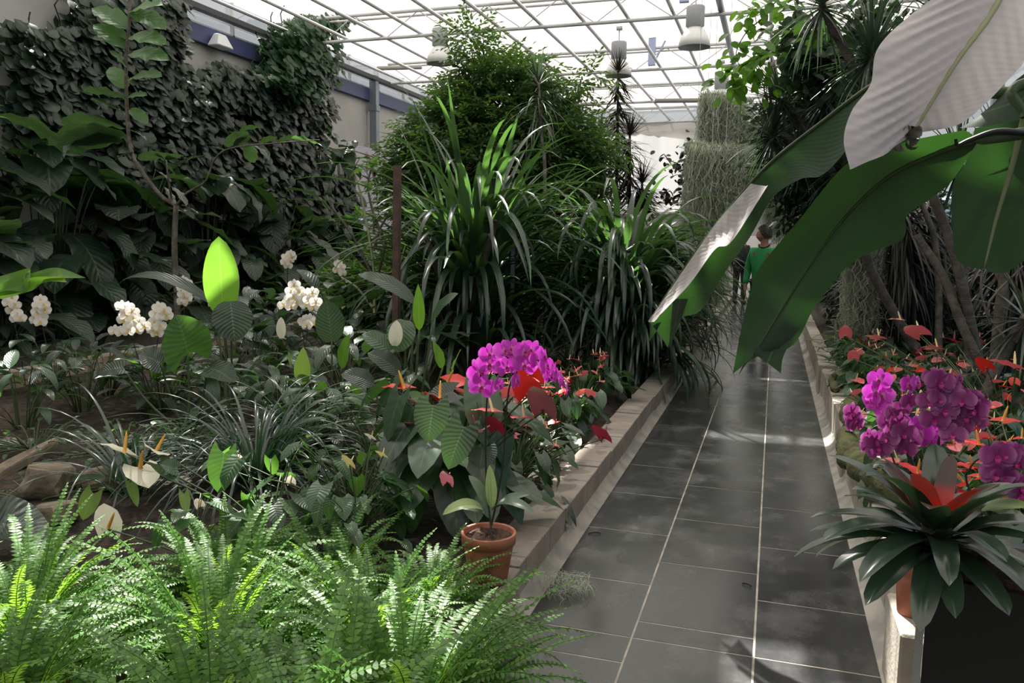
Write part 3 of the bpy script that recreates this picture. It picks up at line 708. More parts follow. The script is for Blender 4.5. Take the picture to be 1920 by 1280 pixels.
ferns = [  # x, y, z, mesh, scale, rot, label
 (-1.28, 1.55, .16, 0, 1.0, .3, 'bright green fern in the front middle at the bottom edge'),
 (-1.95, 1.55, .16, 1, 1.0, 1.3, 'fern at the bottom left corner'),
 (-2.45, 2.05, .16, 0, .92, 2.3, 'sunlit fern at the left frame edge below the big rough leaf'),
 (-1.72, 2.15, .16, 0, .95, 3.9, 'sunlit fern in the middle of the front row, below the white anthuriums'),
 (-1.25, 2.35, .16, 1, .88, 5.1, 'fern just left of the terracotta pot, tips glowing lime'),
 (-.90, 1.90, .19, 0, 1.0, .9, 'fern spilling over the kerb in front of the terracotta pot'),
 (-.95, 1.50, .17, 0, 1.08, 4.0, 'fern hanging over the kerb onto the tiles at the bottom edge'),
 (-1.62, 2.72, .15, 2, .95, 2.9, 'smaller fern behind the front row, left of the dark anthurium leaves'),
 (-2.05, 2.62, .15, 2, 1.0, .5, 'smaller fern behind the front row, below the lime rolled leaf'),
 (-2.95, 1.75, .16, 1, 1.0, 3.3, 'fern cut by the left frame edge near the ground'),
 (-1.16, 2.66, .15, 2, .8, 1.7, 'small lime-tipped fern leaning against the terracotta pot'),
 (-1.45, 1.05, .16, 1, .85, 5.9, 'fern below the bottom edge of the front row, only its tips showing'),
]
for (x, y, z, k, s, rz, lab) in ferns:
    o = bpy.data.objects.new('boston_fern', fm[k]); COL.objects.link(o); o.location = (x, y, z); o.rotation_euler = (0, 0, rz); o.scale = (s, s, s); tag(o, lab, 'fern', 'front row of ferns')

# ---- rocks
def rock(label, loc, s, seed, mat='rock', name='rock'):
    import bmesh
    bm = bmesh.new(); bmesh.ops.create_icosphere(bm, subdivisions=3, radius=1); r = R_(seed); k = r.normal(0, 1, (9, 3)); ph = r.random(9)*6
    for v in bm.verts:
        d = sum(.075*sin(k[i]@np.array(v.co)*2.2+ph[i]) for i in range(9)); q = v.co*(1+d)
        q = Vector((max(-.75, min(.75, q.x)), max(-.8, min(.8, q.y)), max(-.6, min(.62, q.z)))); v.co = Vector((q.x*s[0], q.y*s[1], q.z*s[2]))
    me = bpy.data.meshes.new(name); bm.to_mesh(me); bm.free(); me.materials.append(M[mat])
    o = bpy.data.objects.new(name, me); COL.objects.link(o); o.location = loc; o.rotation_euler = (.1, .15, seed); tag(o, label, 'rock', 'rocks in the left bed'); return o
p = G(85, 905, .2); rock('largest brown rock in the left bed, its flat top showing', (p[0], p[1], .20), (.22, .15, .15), 71)
p = G(110, 965, .16); rock('small dark rock just below the largest brown rock', (p[0], p[1], .17), (.14, .10, .08), 72)
p = G(205, 895, .18); rock('brown rock behind the arching grass blades', (p[0], p[1], .18), (.18, .12, .10), 73)
p = G(30, 868, .16); rock('long low brown stone at the left frame edge', (p[0], p[1], .16), (.45, .06, .05), 74)

# ================================================================== flowers and explicit leaves
CAMP = np.array((0, 0, H))
def V3(p): return np.asarray(p, float)
def leaf_child(par, nm, base, tip, W, mat, face=None, bend=.5, prof='oval', lobe=0., fold=.1, wave=.03, rows=10, cols=6, seed=1, lab=None):
    """one leaf blade from base to tip (world points) as a part; face = way its upper side looks"""
    off = V3(par.location) if par is not None else 0
    b = V3(base); t = V3(tip); L = np.linalg.norm(t-b); T = (t-b)/L
    N = V3(face) if face is not None else nrm(CAMP-b)*.6+V3((0, 0, .8))
    N = N-T*(N@T); N = nrm(N[None])[0]
    # start steeper so that the droop brings the tip to the wanted point
    h = bend*.45; T2 = T*cos(h)+N*sin(h); N2 = N*cos(h)-T*sin(h)
    m = MB(); m.add(*leaves([b-off], T2, N2, L*(1+bend*bend*.04), W, bend, prof, rows, cols, fold, lobe, wave, rng=R_(seed)))
    o = m.build(nm, mat, par)
    if lab: o['label'] = lab
    return o
def stem_child(par, nm, pts, r0_, r1_, mat, n=16, s=6):
    off = V3(par.location); C = smooth_line(pts, n)-off; m = MB(); m.add(*tubes(C, np.linspace(r0_, r1_, n)[None], s)); return m.build(nm, mat, par)

def orchid_flower_mesh(nm, pm, lm, R=.045):
    r = R_(5); m = MB(); Nn = np.array((0, -1, 0.))
    def T(a): return np.array((cos(a), 0, sin(a)))
    for a in (radians(90), radians(215), radians(325)):
        m.add(*leaves([(0, 0, 0)], T(a)+Nn*.12, Nn, R*.98, R*.62, .25, 'petal', 5, 4, .1, rng=r))
    for a in (radians(12), radians(168)):
        m.add(*leaves([(0, -.003, 0)], T(a)+Nn*.10, Nn, R*1.08, R*1.18, .3, 'petal', 5, 4, .12, .0, .03, rng=r))
    m.add(*leaves([(0, -.006, 0)], T(radians(270))*.6+Nn*.8, T(radians(90))*.6+Nn*.5, R*.5, R*.36, 1.2, 'petal', 4, 4, .6, rng=r), mi=1)
    for a in (radians(240), radians(300)): m.add(*leaves([(0, -.006, 0)], T(a)*.3+T(radians(0 if a > 4.5 else 180))*.5+Nn*.7, Nn, R*.3, R*.22, -.8, 'petal', 3, 2, .5, rng=r), mi=1)
    return m.mesh(nm, [pm, lm])
FM = {'magenta': orchid_flower_mesh('flower', M['magenta'], M['lip']), 'purple': orchid_flower_mesh('flower', M['purple'], M['lip']), 'white': orchid_flower_mesh('flower', M['white'], M['lip_y'])}
def put_flower(par, me, p, face, size, roll=0., nm='flower'):
    o = bpy.data.objects.new(nm, me); COL.objects.link(o); o.parent = par
    y = -nrm(V3(face)[None])[0]; z = np.array((0, 0, 1.)); x = nrm(np.cross(y, z)[None])[0]; z = np.cross(x, y)
    c, s = cos(roll), sin(roll); x2 = c*x+s*z; z2 = -s*x+c*z
    q = V3(p)-V3(par.location)
    o.matrix_local = Matrix([[x2[i]*size, y[i]*size, z2[i]*size, q[i]] for i in range(3)]+[[0, 0, 0, 1]]); return o
def pot(par, c, rt_, rb, h, soil=True, off=None):
    """flared clay pot with rim; c = world point of its foot"""
    q = V3(c)-V3(par.location); m = MB()
    m.add(*lathe([(0, 0), (rb, 0), (rb+.004, .004), (rt_*.93, h*.76), (rt_*.94, h*.78), (rt_, h*.785), (rt_*1.02, h*.985), (rt_*1.01, h), (rt_*.93, h), (rt_*.91, h*.97), (rt_*.90, h*.85), (0, h*.84)], 36, q)); m.build('clay_pot', M['terracotta'], par)
    if soil:
        r = R_(3); A = []
        for k in range(7):
            A.append([(q[0]+rt_*.90*k/6*cos(a), q[1]+rt_*.90*k/6*sin(a), q[2]+h*.9+r.normal(0, .006)*(k < 6)+.012*(1-k/6)) for a in np.linspace(0, 2*PI, 25)])
        for row in A: row[-1] = row[0]
        m = MB(); m.add(*grid(A)); m.build('potting_soil', M['potsoil'], par)
def orchid(label, base, y, fl, stems, kind, size=.045, face=(0, -1, .1), seed=1, nleaf=4, group=None, leafL=.22, leafmat='orchid_leaf', jit=.02, withpot=None, dy=None, lm=None):
    """fl: photo points of the blooms at depth y; stems: lists of photo points at depth y"""
    o = thing('orchid', label, 'orchid', base, 0, group); r = R_(seed)
    for st in stems:
        pts = [V3(base)+V3((r.normal(0, .012), r.normal(0, .012), .02))]+[D(px, py, y) for px, py in st]
        stem_child(o, 'flower_stem', pts, .0042*size/.045, .002*size/.045, M['stem_dark'], 22)
    for i, q in enumerate(fl):
        px, py = q[:2]; s = q[2] if len(q) > 2 else 1.0; tw = q[3] if len(q) > 3 else r.normal(0, .25)
        p = D(px, py, y-.03-abs(r.normal(0, jit))); f = V3(face); f = np.array((f[0]*cos(tw)-f[1]*sin(tw), f[0]*sin(tw)+f[1]*cos(tw), f[2]+r.normal(0, .12)))
        put_flower(o, FM[kind], p, f, size/.045*s, r.normal(0, .15))
    for i in range(nleaf):
        a = r.uniform(0, 6.28)+i*2*PI/max(1, nleaf); T, N = dirs([a], [r.uniform(.3, 1.1)])
        m = MB(); m.add(*leaves([(0, 0, .02)], T, N, leafL*r.uniform(.7, 1.1), leafL*.26, r.uniform(.7, 1.8), 'oval', 9, 4, .25, rng=r)); m.build('leaf', M[lm or leafmat], o)
    if withpot: pot(o, *withpot)
    return o
def facecam(p, up_=.15):
    d = CAMP-V3(p); d[2] = 0; d = d/np.linalg.norm(d); return (d[0], d[1], up_)

# ---- the potted magenta orchid on the left kerb
pb = np.array((-1.03, 2.93, .195))
o = orchid('magenta moth orchid in a terracotta pot on the left kerb', pb+(0, 0, .17), 2.95,
 [(903, 725, 1.15, .1), (897, 694, 1.1, .5), (918, 683, 1.1, .0), (934, 722, .75, 1.0), (919, 664, .95, -.2), (949, 688, .95, .2), (966, 714, .85, 1.1), (946, 658, 1.0, .3), (961, 655, 1.0, -.3), (984, 660, 1.0, .2), (998, 657, .95, -.3), (984, 684, 1.0, 0), (1004, 676, .9, .9), (1017, 668, .8, 1.1), (1023, 686, .9, .8), (1036, 692, .85, 1.2), (1028, 704, .8, .9), (1044, 706, .8, 1.1), (1052, 716, .75, 1.2), (1062, 728, .8, 1.4)],
 [[(912, 900), (911, 800), (915, 730), (925, 690), (960, 672), (1000, 680)], [(935, 920), (945, 850), (950, 760), (962, 700), (985, 668), (1015, 680), (1045, 712), (1062, 728)]], 'magenta', .046, facecam(pb), 3, 0, None, .25)
pot(o, pb, .108, .072, .20)
for i, (b, t, W, bd, mt) in enumerate((((905, 955), (830, 960), .055, 1.9, 'variegated'), ((922, 950), (918, 872), .045, .5, 'variegated'), ((925, 955), (1000, 955), .05, 1.5, 'orchid_leaf'), ((930, 950), (990, 925), .045, .8, 'orchid_leaf'), ((908, 960), (855, 948), .04, .9, 'orchid_leaf'), ((915, 950), (880, 890), .05, .9, 'orchid_leaf'))):
    leaf_child(o, 'leaf', D(*b, 2.93), D(*t, 2.93-(.12 if i in (0, 2) else .02)), W, M[mt], None, bd, 'oval', 0, .2, .02, 10, 4, i, 'pale cream-green leaf' if mt == 'variegated' else None)

# ---- white orchids in the back of the left bed
wo = [
 ((28, 575), 5.6, [(10, 552), (22, 558), (16, 568), (28, 572), (22, 582), (32, 588), (38, 596), (30, 597)], [(34, 640), (26, 600), (20, 560)], 'leftmost white orchid spike of the left bed'),
 ((75, 585), 5.5, [(76, 562), (82, 572), (72, 574), (84, 582), (70, 586), (78, 594), (66, 600), (76, 604)], [(90, 660), (80, 610), (78, 565)], 'second white orchid spike from the left frame edge'),
 ((240, 600), 5.2, [(228, 574), (240, 576), (248, 584), (236, 590), (232, 600), (250, 596), (262, 604), (244, 612), (216, 620), (228, 622), (240, 620), (256, 618), (270, 612), (236, 578)], [(264, 690), (250, 640), (240, 590)], 'fullest white orchid, its sprays above the tan kerb of the side path'),
 ((300, 600), 5.4, [(298, 576), (308, 582), (292, 590), (304, 594), (290, 604), (300, 612), (286, 618), (312, 592), (294, 624)], [(292, 680), (298, 620), (302, 580)], 'white orchid directly left of the ribbed split leaf'),
 ((346, 545), 6.2, [(344, 526), (350, 532), (342, 540), (352, 546), (344, 552), (350, 560), (342, 566), (356, 540)], [(345, 610), (347, 570), (346, 528)], 'white orchid spike just right of the young tree trunk'),
 ((560, 560), 6.0, [(552, 534), (546, 546), (560, 546), (550, 556), (542, 562), (556, 566), (568, 558), (576, 550), (586, 548), (580, 562), (592, 566), (574, 572), (588, 576), (532, 572), (546, 574)], [(572, 660), (565, 600), (556, 545)], 'big white orchid cluster in the middle of the left bed'),
 ((578, 604), 5.9, [(570, 602), (580, 598), (588, 606), (576, 610)], [(568, 670), (574, 640), (578, 606)], 'small bunch of white orchid blooms below the big white cluster'),
 ((540, 486), 8.6, [(545, 476), (536, 482), (544, 488), (534, 492), (540, 498), (548, 482)], [(540, 540), (540, 500), (543, 480)], 'far white orchid above the rosette of broad leaves'),
 ((636, 500), 8.8, [(634, 494), (640, 500), (632, 506), (642, 512)], [(640, 550), (636, 500)], 'farthest white orchid beside the strap-leaved clump')]
for i, (c, y, fl, st, lab) in enumerate(wo):
    q = D(*st[0], y); sz = .052 if y < 7 else .055
    orchid(lab, (q[0]+.05, q[1], .15), y, fl, [st], 'white', sz, facecam(q, .1), 80+i, 3, 'white orchids in the left bed', .3, 'leaf_mid', .05)

# ---- anthuriums
def spathe_mesh(nm, mat, sp, L=.09, W=.085, bend=.35):
    m = MB(); m.add(*leaves([(0, 0, 0)], (0, 1, .05), (0, 0, 1), L, W, bend, 'heart', 6, 6, .12, .32, .03, rng=R_(4))); return m.mesh(nm, mat)
def spadix_mesh(nm, mat, L=.055):
    t = np.linspace(0, 1, 7)[:, None]; m = MB(); m.add(*tubes(np.concatenate([t*0, t*L*.45+.004, t*L], 1), np.array([[1, 1, .95, .9, .8, .6, .25]])*.0052, 8)); return m.mesh(nm, mat)
SPM = {k: spathe_mesh('flower', M[k], 0) for k in ('red', 'coral', 'salmon', 'crimson', 'maroon', 'cream', 'yellowish')}
SDX = {k: spadix_mesh('spadix', M['spadix'] if k in ('red', 'cream') else M['spadix_pale']) for k in SPM}
SDX['maroon'] = SDX['crimson'] = spadix_mesh('spadix', M['maroon'])
def spathe(par, p, base, size, kind, az, tilt=.0, rollz=0., local=False):
    """one bloom: heart spathe (part) with spadix (sub-part), and its stalk"""
    off = np.zeros(3) if local else V3(par.location)
    p = V3(p)-off; b = V3(base)-off
    fl = bpy.data.objects.new('flower', SPM[kind]); COL.objects.link(fl); fl.parent = par
    fl.location = p; fl.rotation_euler = (tilt, rollz, az); fl.scale = (size,)*3
    sx = bpy.data.objects.new('spadix', SDX[kind]); COL.objects.link(sx); sx.parent = fl
    m = MB(); m.add(*tubes(curve(b, p, 0, 8, mid=(b*.7+p*.3)*(1, 1, 0)+(0, 0, p[2]*.55+b[2]*.45)), .0028*max(1, size), 5)); m.build('flower_stalk', M['stem'], par)
    return fl
def heart_leaves(par, r, n, h, sp, L, mat, hmin=.25, az=None, tilt=-.25, stalk='stem', prof='heart', lobe=.3, wr=.72):
    a = r.uniform(0, 2*PI, n) if az is None else r.uniform(*az, n); hh = h*r.uniform(hmin, 1, n); s = sp*r.uniform(.3, 1, n)
    tip = np.stack([s*np.cos(a), s*np.sin(a), hh], -1)
    C = np.array([curve((.02*cos(x), .02*sin(x), 0), t_, 0, 6, mid=(t_[0]*.35, t_[1]*.35, t_[2]*.8)) for x, t_ in zip(a, tip)])
    m = MB(); m.add(*tubes(C, .0035 if L > .12 else .0022, 4)); m.build('stalk', M[stalk], par)
    T, N = dirs(a+r.normal(0, .5, n), r.uniform(-.9, .35, n)+tilt); q = r.uniform(.6, 1.1, n)
    m = MB(); m.add(*leaves(tip, T, N, L*q, L*wr*q, r.uniform(.2, .9, n), prof, 6, 4, .1, lobe, .03, rng=r)); m.build('foliage', mat, par)
def anthurium(label, loc, n, h, sp, L, kinds, nf, seed, group=None, mat='anth_leaf', fs=(.8, 1.1), fh=(.85, 1.25), name='anthurium'):
    r = R_(seed); o = thing(name, label, 'anthurium', loc, 0, group); heart_leaves(o, r, n, h, sp, L, M[mat])
    for i in range(nf):
        a = r.uniform(0, 6.28); s = sp*r.uniform(.1, .95); z = h*r.uniform(*fh)*(1.05-.25*s/sp)
        spathe(o, (s*cos(a), s*sin(a), z), (.01*cos(a), .01*sin(a), 0), r.uniform(*fs), kinds[i % len(kinds)], r.uniform(0, 6.28), r.uniform(-.2, .9), r.normal(0, .35), True)
    return o
# large dark-leaved anthurium behind the potted orchid
ba = np.array((-1.50, 3.65, .15))
o = anthurium('large anthurium with big dark heart leaves and red and dusky blooms behind the potted orchid', ba, 46, .72, .40, .25, ['red'], 0, 91)
r = R_(92)
m = MB(); n = 16; a = r.uniform(-1.9, .3, n); T, N = dirs(a, r.uniform(-1.2, -.4, n)); P = np.stack([.30*np.cos(a), .26*np.sin(a), r.uniform(.30, .62, n)], -1)
m.add(*leaves(P, T, N, .30, .19, .4, 'heart', 8, 6, .1, .3, .03, rng=r)); m.build('drooping_leaves', M['anth_leaf'], o)
for (px, py, y, s, kd, az, ti, ro) in ((760, 728, 3.5, 1.5, 'red', 1.6, .1, .0), (838, 716, 3.6, 1.3, 'red', -1.2, .1, .5), (826, 747, 3.45, 1.4, 'red', 1.2, .2, .3), (996, 706, 3.55, 1.75, 'red', 3.1, 1.2, .1), (990, 742, 3.45, 1.65, 'red', 3.3, 1.0, .1), (926, 772, 3.4, 1.3, 'coral', 1.5, .1, .1), (984, 784, 3.3, 1.1, 'coral', 2.9, .3, .1),
        (893, 812, 3.25, 1.35, 'maroon', 3.9, .5, .2), (786, 767, 3.45, 1.0, 'maroon', 2.6, .9, .0), (782, 806, 3.4, 1.1, 'maroon', 2.9, .7, .1), (1018, 772, 3.3, 1.7, 'maroon', 2.9, 1.1, .0), (930, 806, 3.4, 1.1, 'crimson', 3.0, 1.0, .0), (880, 742, 3.6, 1.2, 'coral', 2.6, .6, .2), (955, 742, 3.55, 1.1, 'coral', 3.4, .8, 0), (838, 905, 3.1, .8, 'maroon', 3.1, 1.2, 0)):
    p = D(px, py, y); spathe(o, p, ba+(0, 0, .02), s, kd, az, ti, ro)
for (b, t, W, y) in (((812, 760), (802, 830), .17, 3.3), ((905, 840), (900, 880), .14, 3.2), ((850, 735), (800, 750), .15, 3.5), ((870, 800), (840, 880), .16, 3.15)):
    leaf_child(o, 'leaf', D(*b, y), D(*t, y-.06), W, M['leaf_grey'], None, .3, 'heart', .35, .1, .02, 8, 6, 3)
leaf_child(o, 'leaf', D(800, 745, 3.6), D(745, 752, 3.5), .10, M['leaf_bright'], None, .3, 'lance', 0, .1, .02, 8, 4, 3)
# coral anthuriums behind it along the kerb
sm = [((-1.42, 4.55), 'coral anthurium behind the large dark-leaved one, overhanging the kerb', ['coral', 'coral', 'red'], 101, 1.0),
 ((-1.75, 4.9), 'coral anthurium in the second row behind the potted orchid', ['coral', 'coral'], 102, 1.0),
 ((-1.38, 5.35), 'coral anthurium at the kerb in the middle of the left row', ['coral', 'red'], 103, .95),
 ((-1.8, 5.8), 'tall-stalked coral anthurium at the back of the left row, blooms highest', ['coral', 'coral'], 104, 1.15),
 ((-1.40, 6.1), 'coral anthurium near the far end of the left row with blooms close together', ['coral', 'coral', 'crimson'], 105, .95),
 ((-1.45, 6.8), 'farthest coral anthurium of the left row, beside the drooping strap leaves', ['coral', 'coral'], 106, .9),
 ((-2.05, 6.6), 'coral anthurium in the shade under the strap-leaved clumps', ['coral'], 107, .85),
 ((-1.32, 4.15), 'narrow-leaved anthurium bending over the kerb beside the large one', ['crimson', 'coral'], 108, .9)]
for (x, y), lab, kk, sd, s in sm:
    o = anthurium(lab, (x, y, .15), 46, .36*s, .32, .155, kk, 12, sd, 'coral anthuriums along the left kerb', 'anth_leaf', (.62, .95), (.95, 1.35))
# the bloom hanging over the kerb
p = D(1132, 822, 4.15); o = bpy.data.objects['anthurium.008'] if 'anthurium.008' in bpy.data.objects else o
spathe(o, p, (-1.32, 4.15, .2), 1.25, 'crimson', 2.6, 1.0, .2)

# white and yellow anthuriums in front
wa = thing('white_anthurium', 'white anthurium with three flat cream blooms above the front ferns', 'anthurium', (-2.12, 3.05, .15))
heart_leaves(wa, R_(111), 22, .46, .30, .15, M['leaf_mid'])
for (px, py, s, az, ti, ro) in ((236, 850, 1.7, 1.9, .45, .25), (262, 876, 2.0, -2.2, -.2, .0), (292, 845, 1.5, -2.4, .25, -.5)):
    spathe(wa, D(px, py, 3.0), (-2.1, 3.05, .17), s, 'cream', az, ti, ro)
for (b, t, W, mt) in (((300, 870), (335, 905), .09, 'leaf_mid'), ((245, 905), (258, 950), .05, 'leaf_lime'), ((140, 900), (200, 895), .06, 'leaf_mid'), ((175, 925), (155, 975), .10, 'leaf_lime'), ((420, 850), (410, 925), .13, 'leaf_mid'), ((345, 925), (350, 965), .05, 'leaf_lime'), ((330, 880), (300, 870), .1, 'leaf_mid')):
    leaf_child(wa, 'leaf', D(*b, 2.95), D(*t, 2.9), W, M[mt], None, .3, 'heart', .3, .2, .02, 8, 4, 3)
w2 = thing('white_anthurium', 'small white anthurium with one upright bloom just above the ferns at left', 'anthurium', (-2.30, 2.75, .15))
heart_leaves(w2, R_(112), 10, .28, .2, .12, M['leaf_mid']); spathe(w2, D(203, 992, 2.75), (-2.3, 2.75, .17), 1.5, 'cream', 1.1, .9, .2)
w3 = thing('white_anthurium', 'white anthurium with small blooms and heart leaves left of the big dark anthurium', 'anthurium', (-1.85, 3.3, .15))
heart_leaves(w3, R_(113), 34, .46, .38, .15, M['leaf_mid'])
for (px, py, s) in ((447, 865, .7), (436, 882, .5), (545, 905, .7), (375, 950, .7)): spathe(w3, D(px, py, 3.2), (-1.85, 3.3, .17), s, 'cream', 1.0, .6, .2)
w4 = thing('yellow_anthurium', 'pale yellow anthurium with one cup bloom left of the big dark anthurium', 'anthurium', (-1.72, 3.1, .15))
heart_leaves(w4, R_(114), 46, .36, .30, .10, M['leaf_mid']); spathe(w4, D(656, 872, 3.05), (-1.7, 3.1, .2), .75, 'yellowish', 2.8, 1.1, .1); spathe(w4, D(718, 855, 3.1), (-1.7, 3.1, .2), .6, 'yellowish', 2.8, .8, .1); spathe(w4, D(697, 822, 3.3), (-1.7, 3.1, .2), .6, 'cream', 2.8, .8, .1)

# ---- middle of the left bed: peace lilies, tall single leaves
def multi(name, label, cat, loc, items, seed=1, stalkm='stem'):
    """items: (base px, tip px, depth, width, mat, prof, bend, lobe)"""
    o = thing(name, label, cat, loc)
    for i, (b, t, y, W, mt, pf, bd, lb) in enumerate(items):
        B = D(*b, y); leaf_child(o, 'leaf', B, D(*t, y-.08), W, M[mt], None, bd, pf, lb, .12, .03, 12, 6, seed+i)
        stem_child(o, 'stalk', [V3(loc)+(0.02*i-.03, 0, .0), (V3(loc)*.4+B*.6)*(1, 1, 0)+(0, 0, loc[2]*.5+B[2]*.5), B], .010, .006, M[stalkm], 10, 6)
    return o
q = D(432, 690, 4.7)
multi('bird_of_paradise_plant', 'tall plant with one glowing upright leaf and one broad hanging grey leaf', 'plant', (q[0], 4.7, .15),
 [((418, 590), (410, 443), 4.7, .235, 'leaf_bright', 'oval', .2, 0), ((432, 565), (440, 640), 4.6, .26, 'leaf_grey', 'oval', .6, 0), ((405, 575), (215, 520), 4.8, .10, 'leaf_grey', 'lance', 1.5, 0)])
q = D(352, 700, 4.5)
multi('split_leaf_philodendron', 'philodendron with a ribbed heart leaf in front of the second path', 'plant', (q[0], 4.5, .15),
 [((352, 660), (330, 590), 4.5, .38, 'leaf_mid', 'heart', .4, .4), ((300, 680), (260, 665), 4.4, .25, 'leaf_grey', 'heart', .6, .3), ((390, 690), (440, 715), 4.4, .22, 'leaf_dark', 'heart', .6, .3), ((230, 690), (180, 700), 4.4, .16, 'leaf_grey', 'heart', .5, .3)])
q = D(620, 720, 5.3)
multi('peace_lily', 'peace lily with a broad pale-ribbed leaf beside the white orchid cluster', 'peace lily', (q[0], 5.3, .15),
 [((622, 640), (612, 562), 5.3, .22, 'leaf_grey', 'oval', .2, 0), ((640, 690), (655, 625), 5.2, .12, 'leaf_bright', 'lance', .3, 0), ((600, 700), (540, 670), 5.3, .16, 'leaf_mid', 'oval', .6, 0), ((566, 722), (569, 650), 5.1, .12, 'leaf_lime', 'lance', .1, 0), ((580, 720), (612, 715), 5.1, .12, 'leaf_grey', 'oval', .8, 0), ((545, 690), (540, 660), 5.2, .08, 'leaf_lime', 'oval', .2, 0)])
q = D(760, 740, 4.6)
o = multi('peace_lily', 'peace lily with long arching leaves and a white spathe left of the strap clump', 'peace lily', (q[0], 4.6, .15),
 [((775, 565), (672, 510), 4.7, .13, 'leaf_grey', 'oval', .9, 0), ((786, 620), (784, 532), 4.6, .075, 'leaf_bright', 'lance', .1, 0), ((810, 610), (856, 548), 4.6, .12, 'peace_leaf', 'oval', .9, 0), ((760, 600), (745, 660), 4.5, .18, 'peace_leaf', 'oval', .9, 0), ((730, 660), (680, 625), 4.6, .16, 'peace_leaf', 'oval', .9, 0), ((750, 700), (690, 660), 4.5, .16, 'leaf_grey', 'oval', .8, 0),
  ((830, 690), (812, 640), 4.5, .08, 'leaf_bright', 'lance', .2, 0), ((850, 690), (864, 655), 4.5, .10, 'leaf_bright', 'oval', .2, 0), ((850, 730), (838, 690), 4.4, .06, 'leaf_bright', 'lance', .2, 0), ((700, 720), (640, 700), 4.6, .16, 'leaf_grey', 'oval', .8, 0)])
leaf_child(o, 'spathe', D(740, 648, 4.4), D(744, 600, 4.4), .085, M['cream'], facecam((-2, 4, 0)), .2, 'oval', 0, .5, .0, 8, 4, 5, 'creamy white pointed spathe')
q = D(530, 730, 5.6)
o = multi('peace_lily', 'peace lily with one slim white spathe below the big white orchid cluster', 'peace lily', (q[0], 5.6, .15),
 [((520, 690), (560, 660), 5.6, .14, 'peace_leaf', 'oval', .7, 0), ((500, 700), (460, 680), 5.6, .16, 'leaf_grey', 'oval', .7, 0), ((540, 720), (600, 700), 5.5, .16, 'peace_leaf', 'oval', .7, 0), ((480, 730), (440, 720), 5.4, .14, 'leaf_mid', 'oval', .7, 0)])
leaf_child(o, 'spathe', D(528, 634, 5.5), D(527, 594, 5.5), .075, M['cream'], facecam((-2, 4, 0)), .2, 'oval', 0, .5, .0, 8, 4, 5, 'creamy white pointed spathe')
for i, (px, py, y, lab, n, h, L, mt) in enumerate(((720, 790, 4.2, 'low leafy peace lily in the soil left of the big dark anthurium', 22, .5, .26, 'peace_leaf'), (640, 640, 7.0, 'broad-leaved plant in the shade left of the rusty post', 30, .9, .42, 'leaf_dark'), (500, 600, 7.6, 'rosette of broad leaves below the far white orchid', 34, .95, .48, 'leaf_grey'),
   (430, 620, 7.2, 'broad-leaved plant behind the bright upright leaf', 26, .8, .42, 'leaf_dark'), (330, 700, 5.6, 'leafy plant between the young tree trunk and the side path kerb', 24, .45, .28, 'leaf_mid'), (150, 720, 5.0, 'lobed leafy plant with a dark upright shoot beside the side path', 24, .55, .24, 'leaf_grey'), (40, 740, 4.4, 'pale-veined leafy plant at the left frame edge', 22, .5, .24, 'peace_leaf'),
   (650, 720, 5.8, 'leafy peace lily clump between the white cluster and the strap leaves', 36, .6, .30, 'peace_leaf'), (780, 640, 6.5, 'dark leafy plant at the foot of the tall strap-leaved clump', 26, .6, .34, 'leaf_dark'), (470, 680, 6.2, 'dark leafy plant right of the bird of paradise leaf', 24, .55, .32, 'leaf_dark'), (230, 760, 4.1, 'small pale weedy plants on the soil in front of the side path', 60, .16, .09, 'leaf_mid'), (60, 770, 4.0, 'small weedy seedlings at the left frame edge', 46, .14, .08, 'leaf_mid'),
   (340, 740, 4.3, 'weedy seedlings in front of the ribbed heart leaf', 50, .16, .09, 'leaf_mid'), (300, 720, 5.2, 'leafy plant filling the bed below the white orchid pair', 40, .45, .26, 'leaf_grey'), (420, 730, 5.2, 'leafy plant filling the bed below the hanging grey leaf', 40, .45, .26, 'leaf_dark'), (520, 740, 5.0, 'leafy plant behind the grass-like clump', 44, .42, .24, 'peace_leaf'),
   (620, 760, 4.7, 'leafy plant between the grass-like clump and the peace lilies', 40, .42, .24, 'leaf_mid'), (690, 840, 3.7, 'small-leaved plants left of the large dark anthurium', 60, .3, .12, 'leaf_mid'), (100, 700, 5.6, 'leafy plant under the second white orchid spike', 34, .5, .24, 'peace_leaf'), (200, 700, 5.6, 'leafy plant in front of the tan kerb', 34, .42, .22, 'leaf_grey'), (60, 855, 3.2, 'tiny seedling plants near the stones', 16, .08, .06, 'leaf_mid'))):
    q = G(px, py, .15) if y is None else D(px, py, y); big_ = L > .15
    paddle_plant('peace_lily' if mt == 'peace_leaf' else 'broad_leaf_plant', lab, 'plant', (q[0], y, .15), n, h, h*.85 if big_ else .5, L, L*(.36 if big_ else .5), M[mt], 120+i, 'lance' if mt != 'leaf_grey' else 'oval', None, 0, 1.1, .25, .25, .03, None, 'stem', .15, 6, .005)
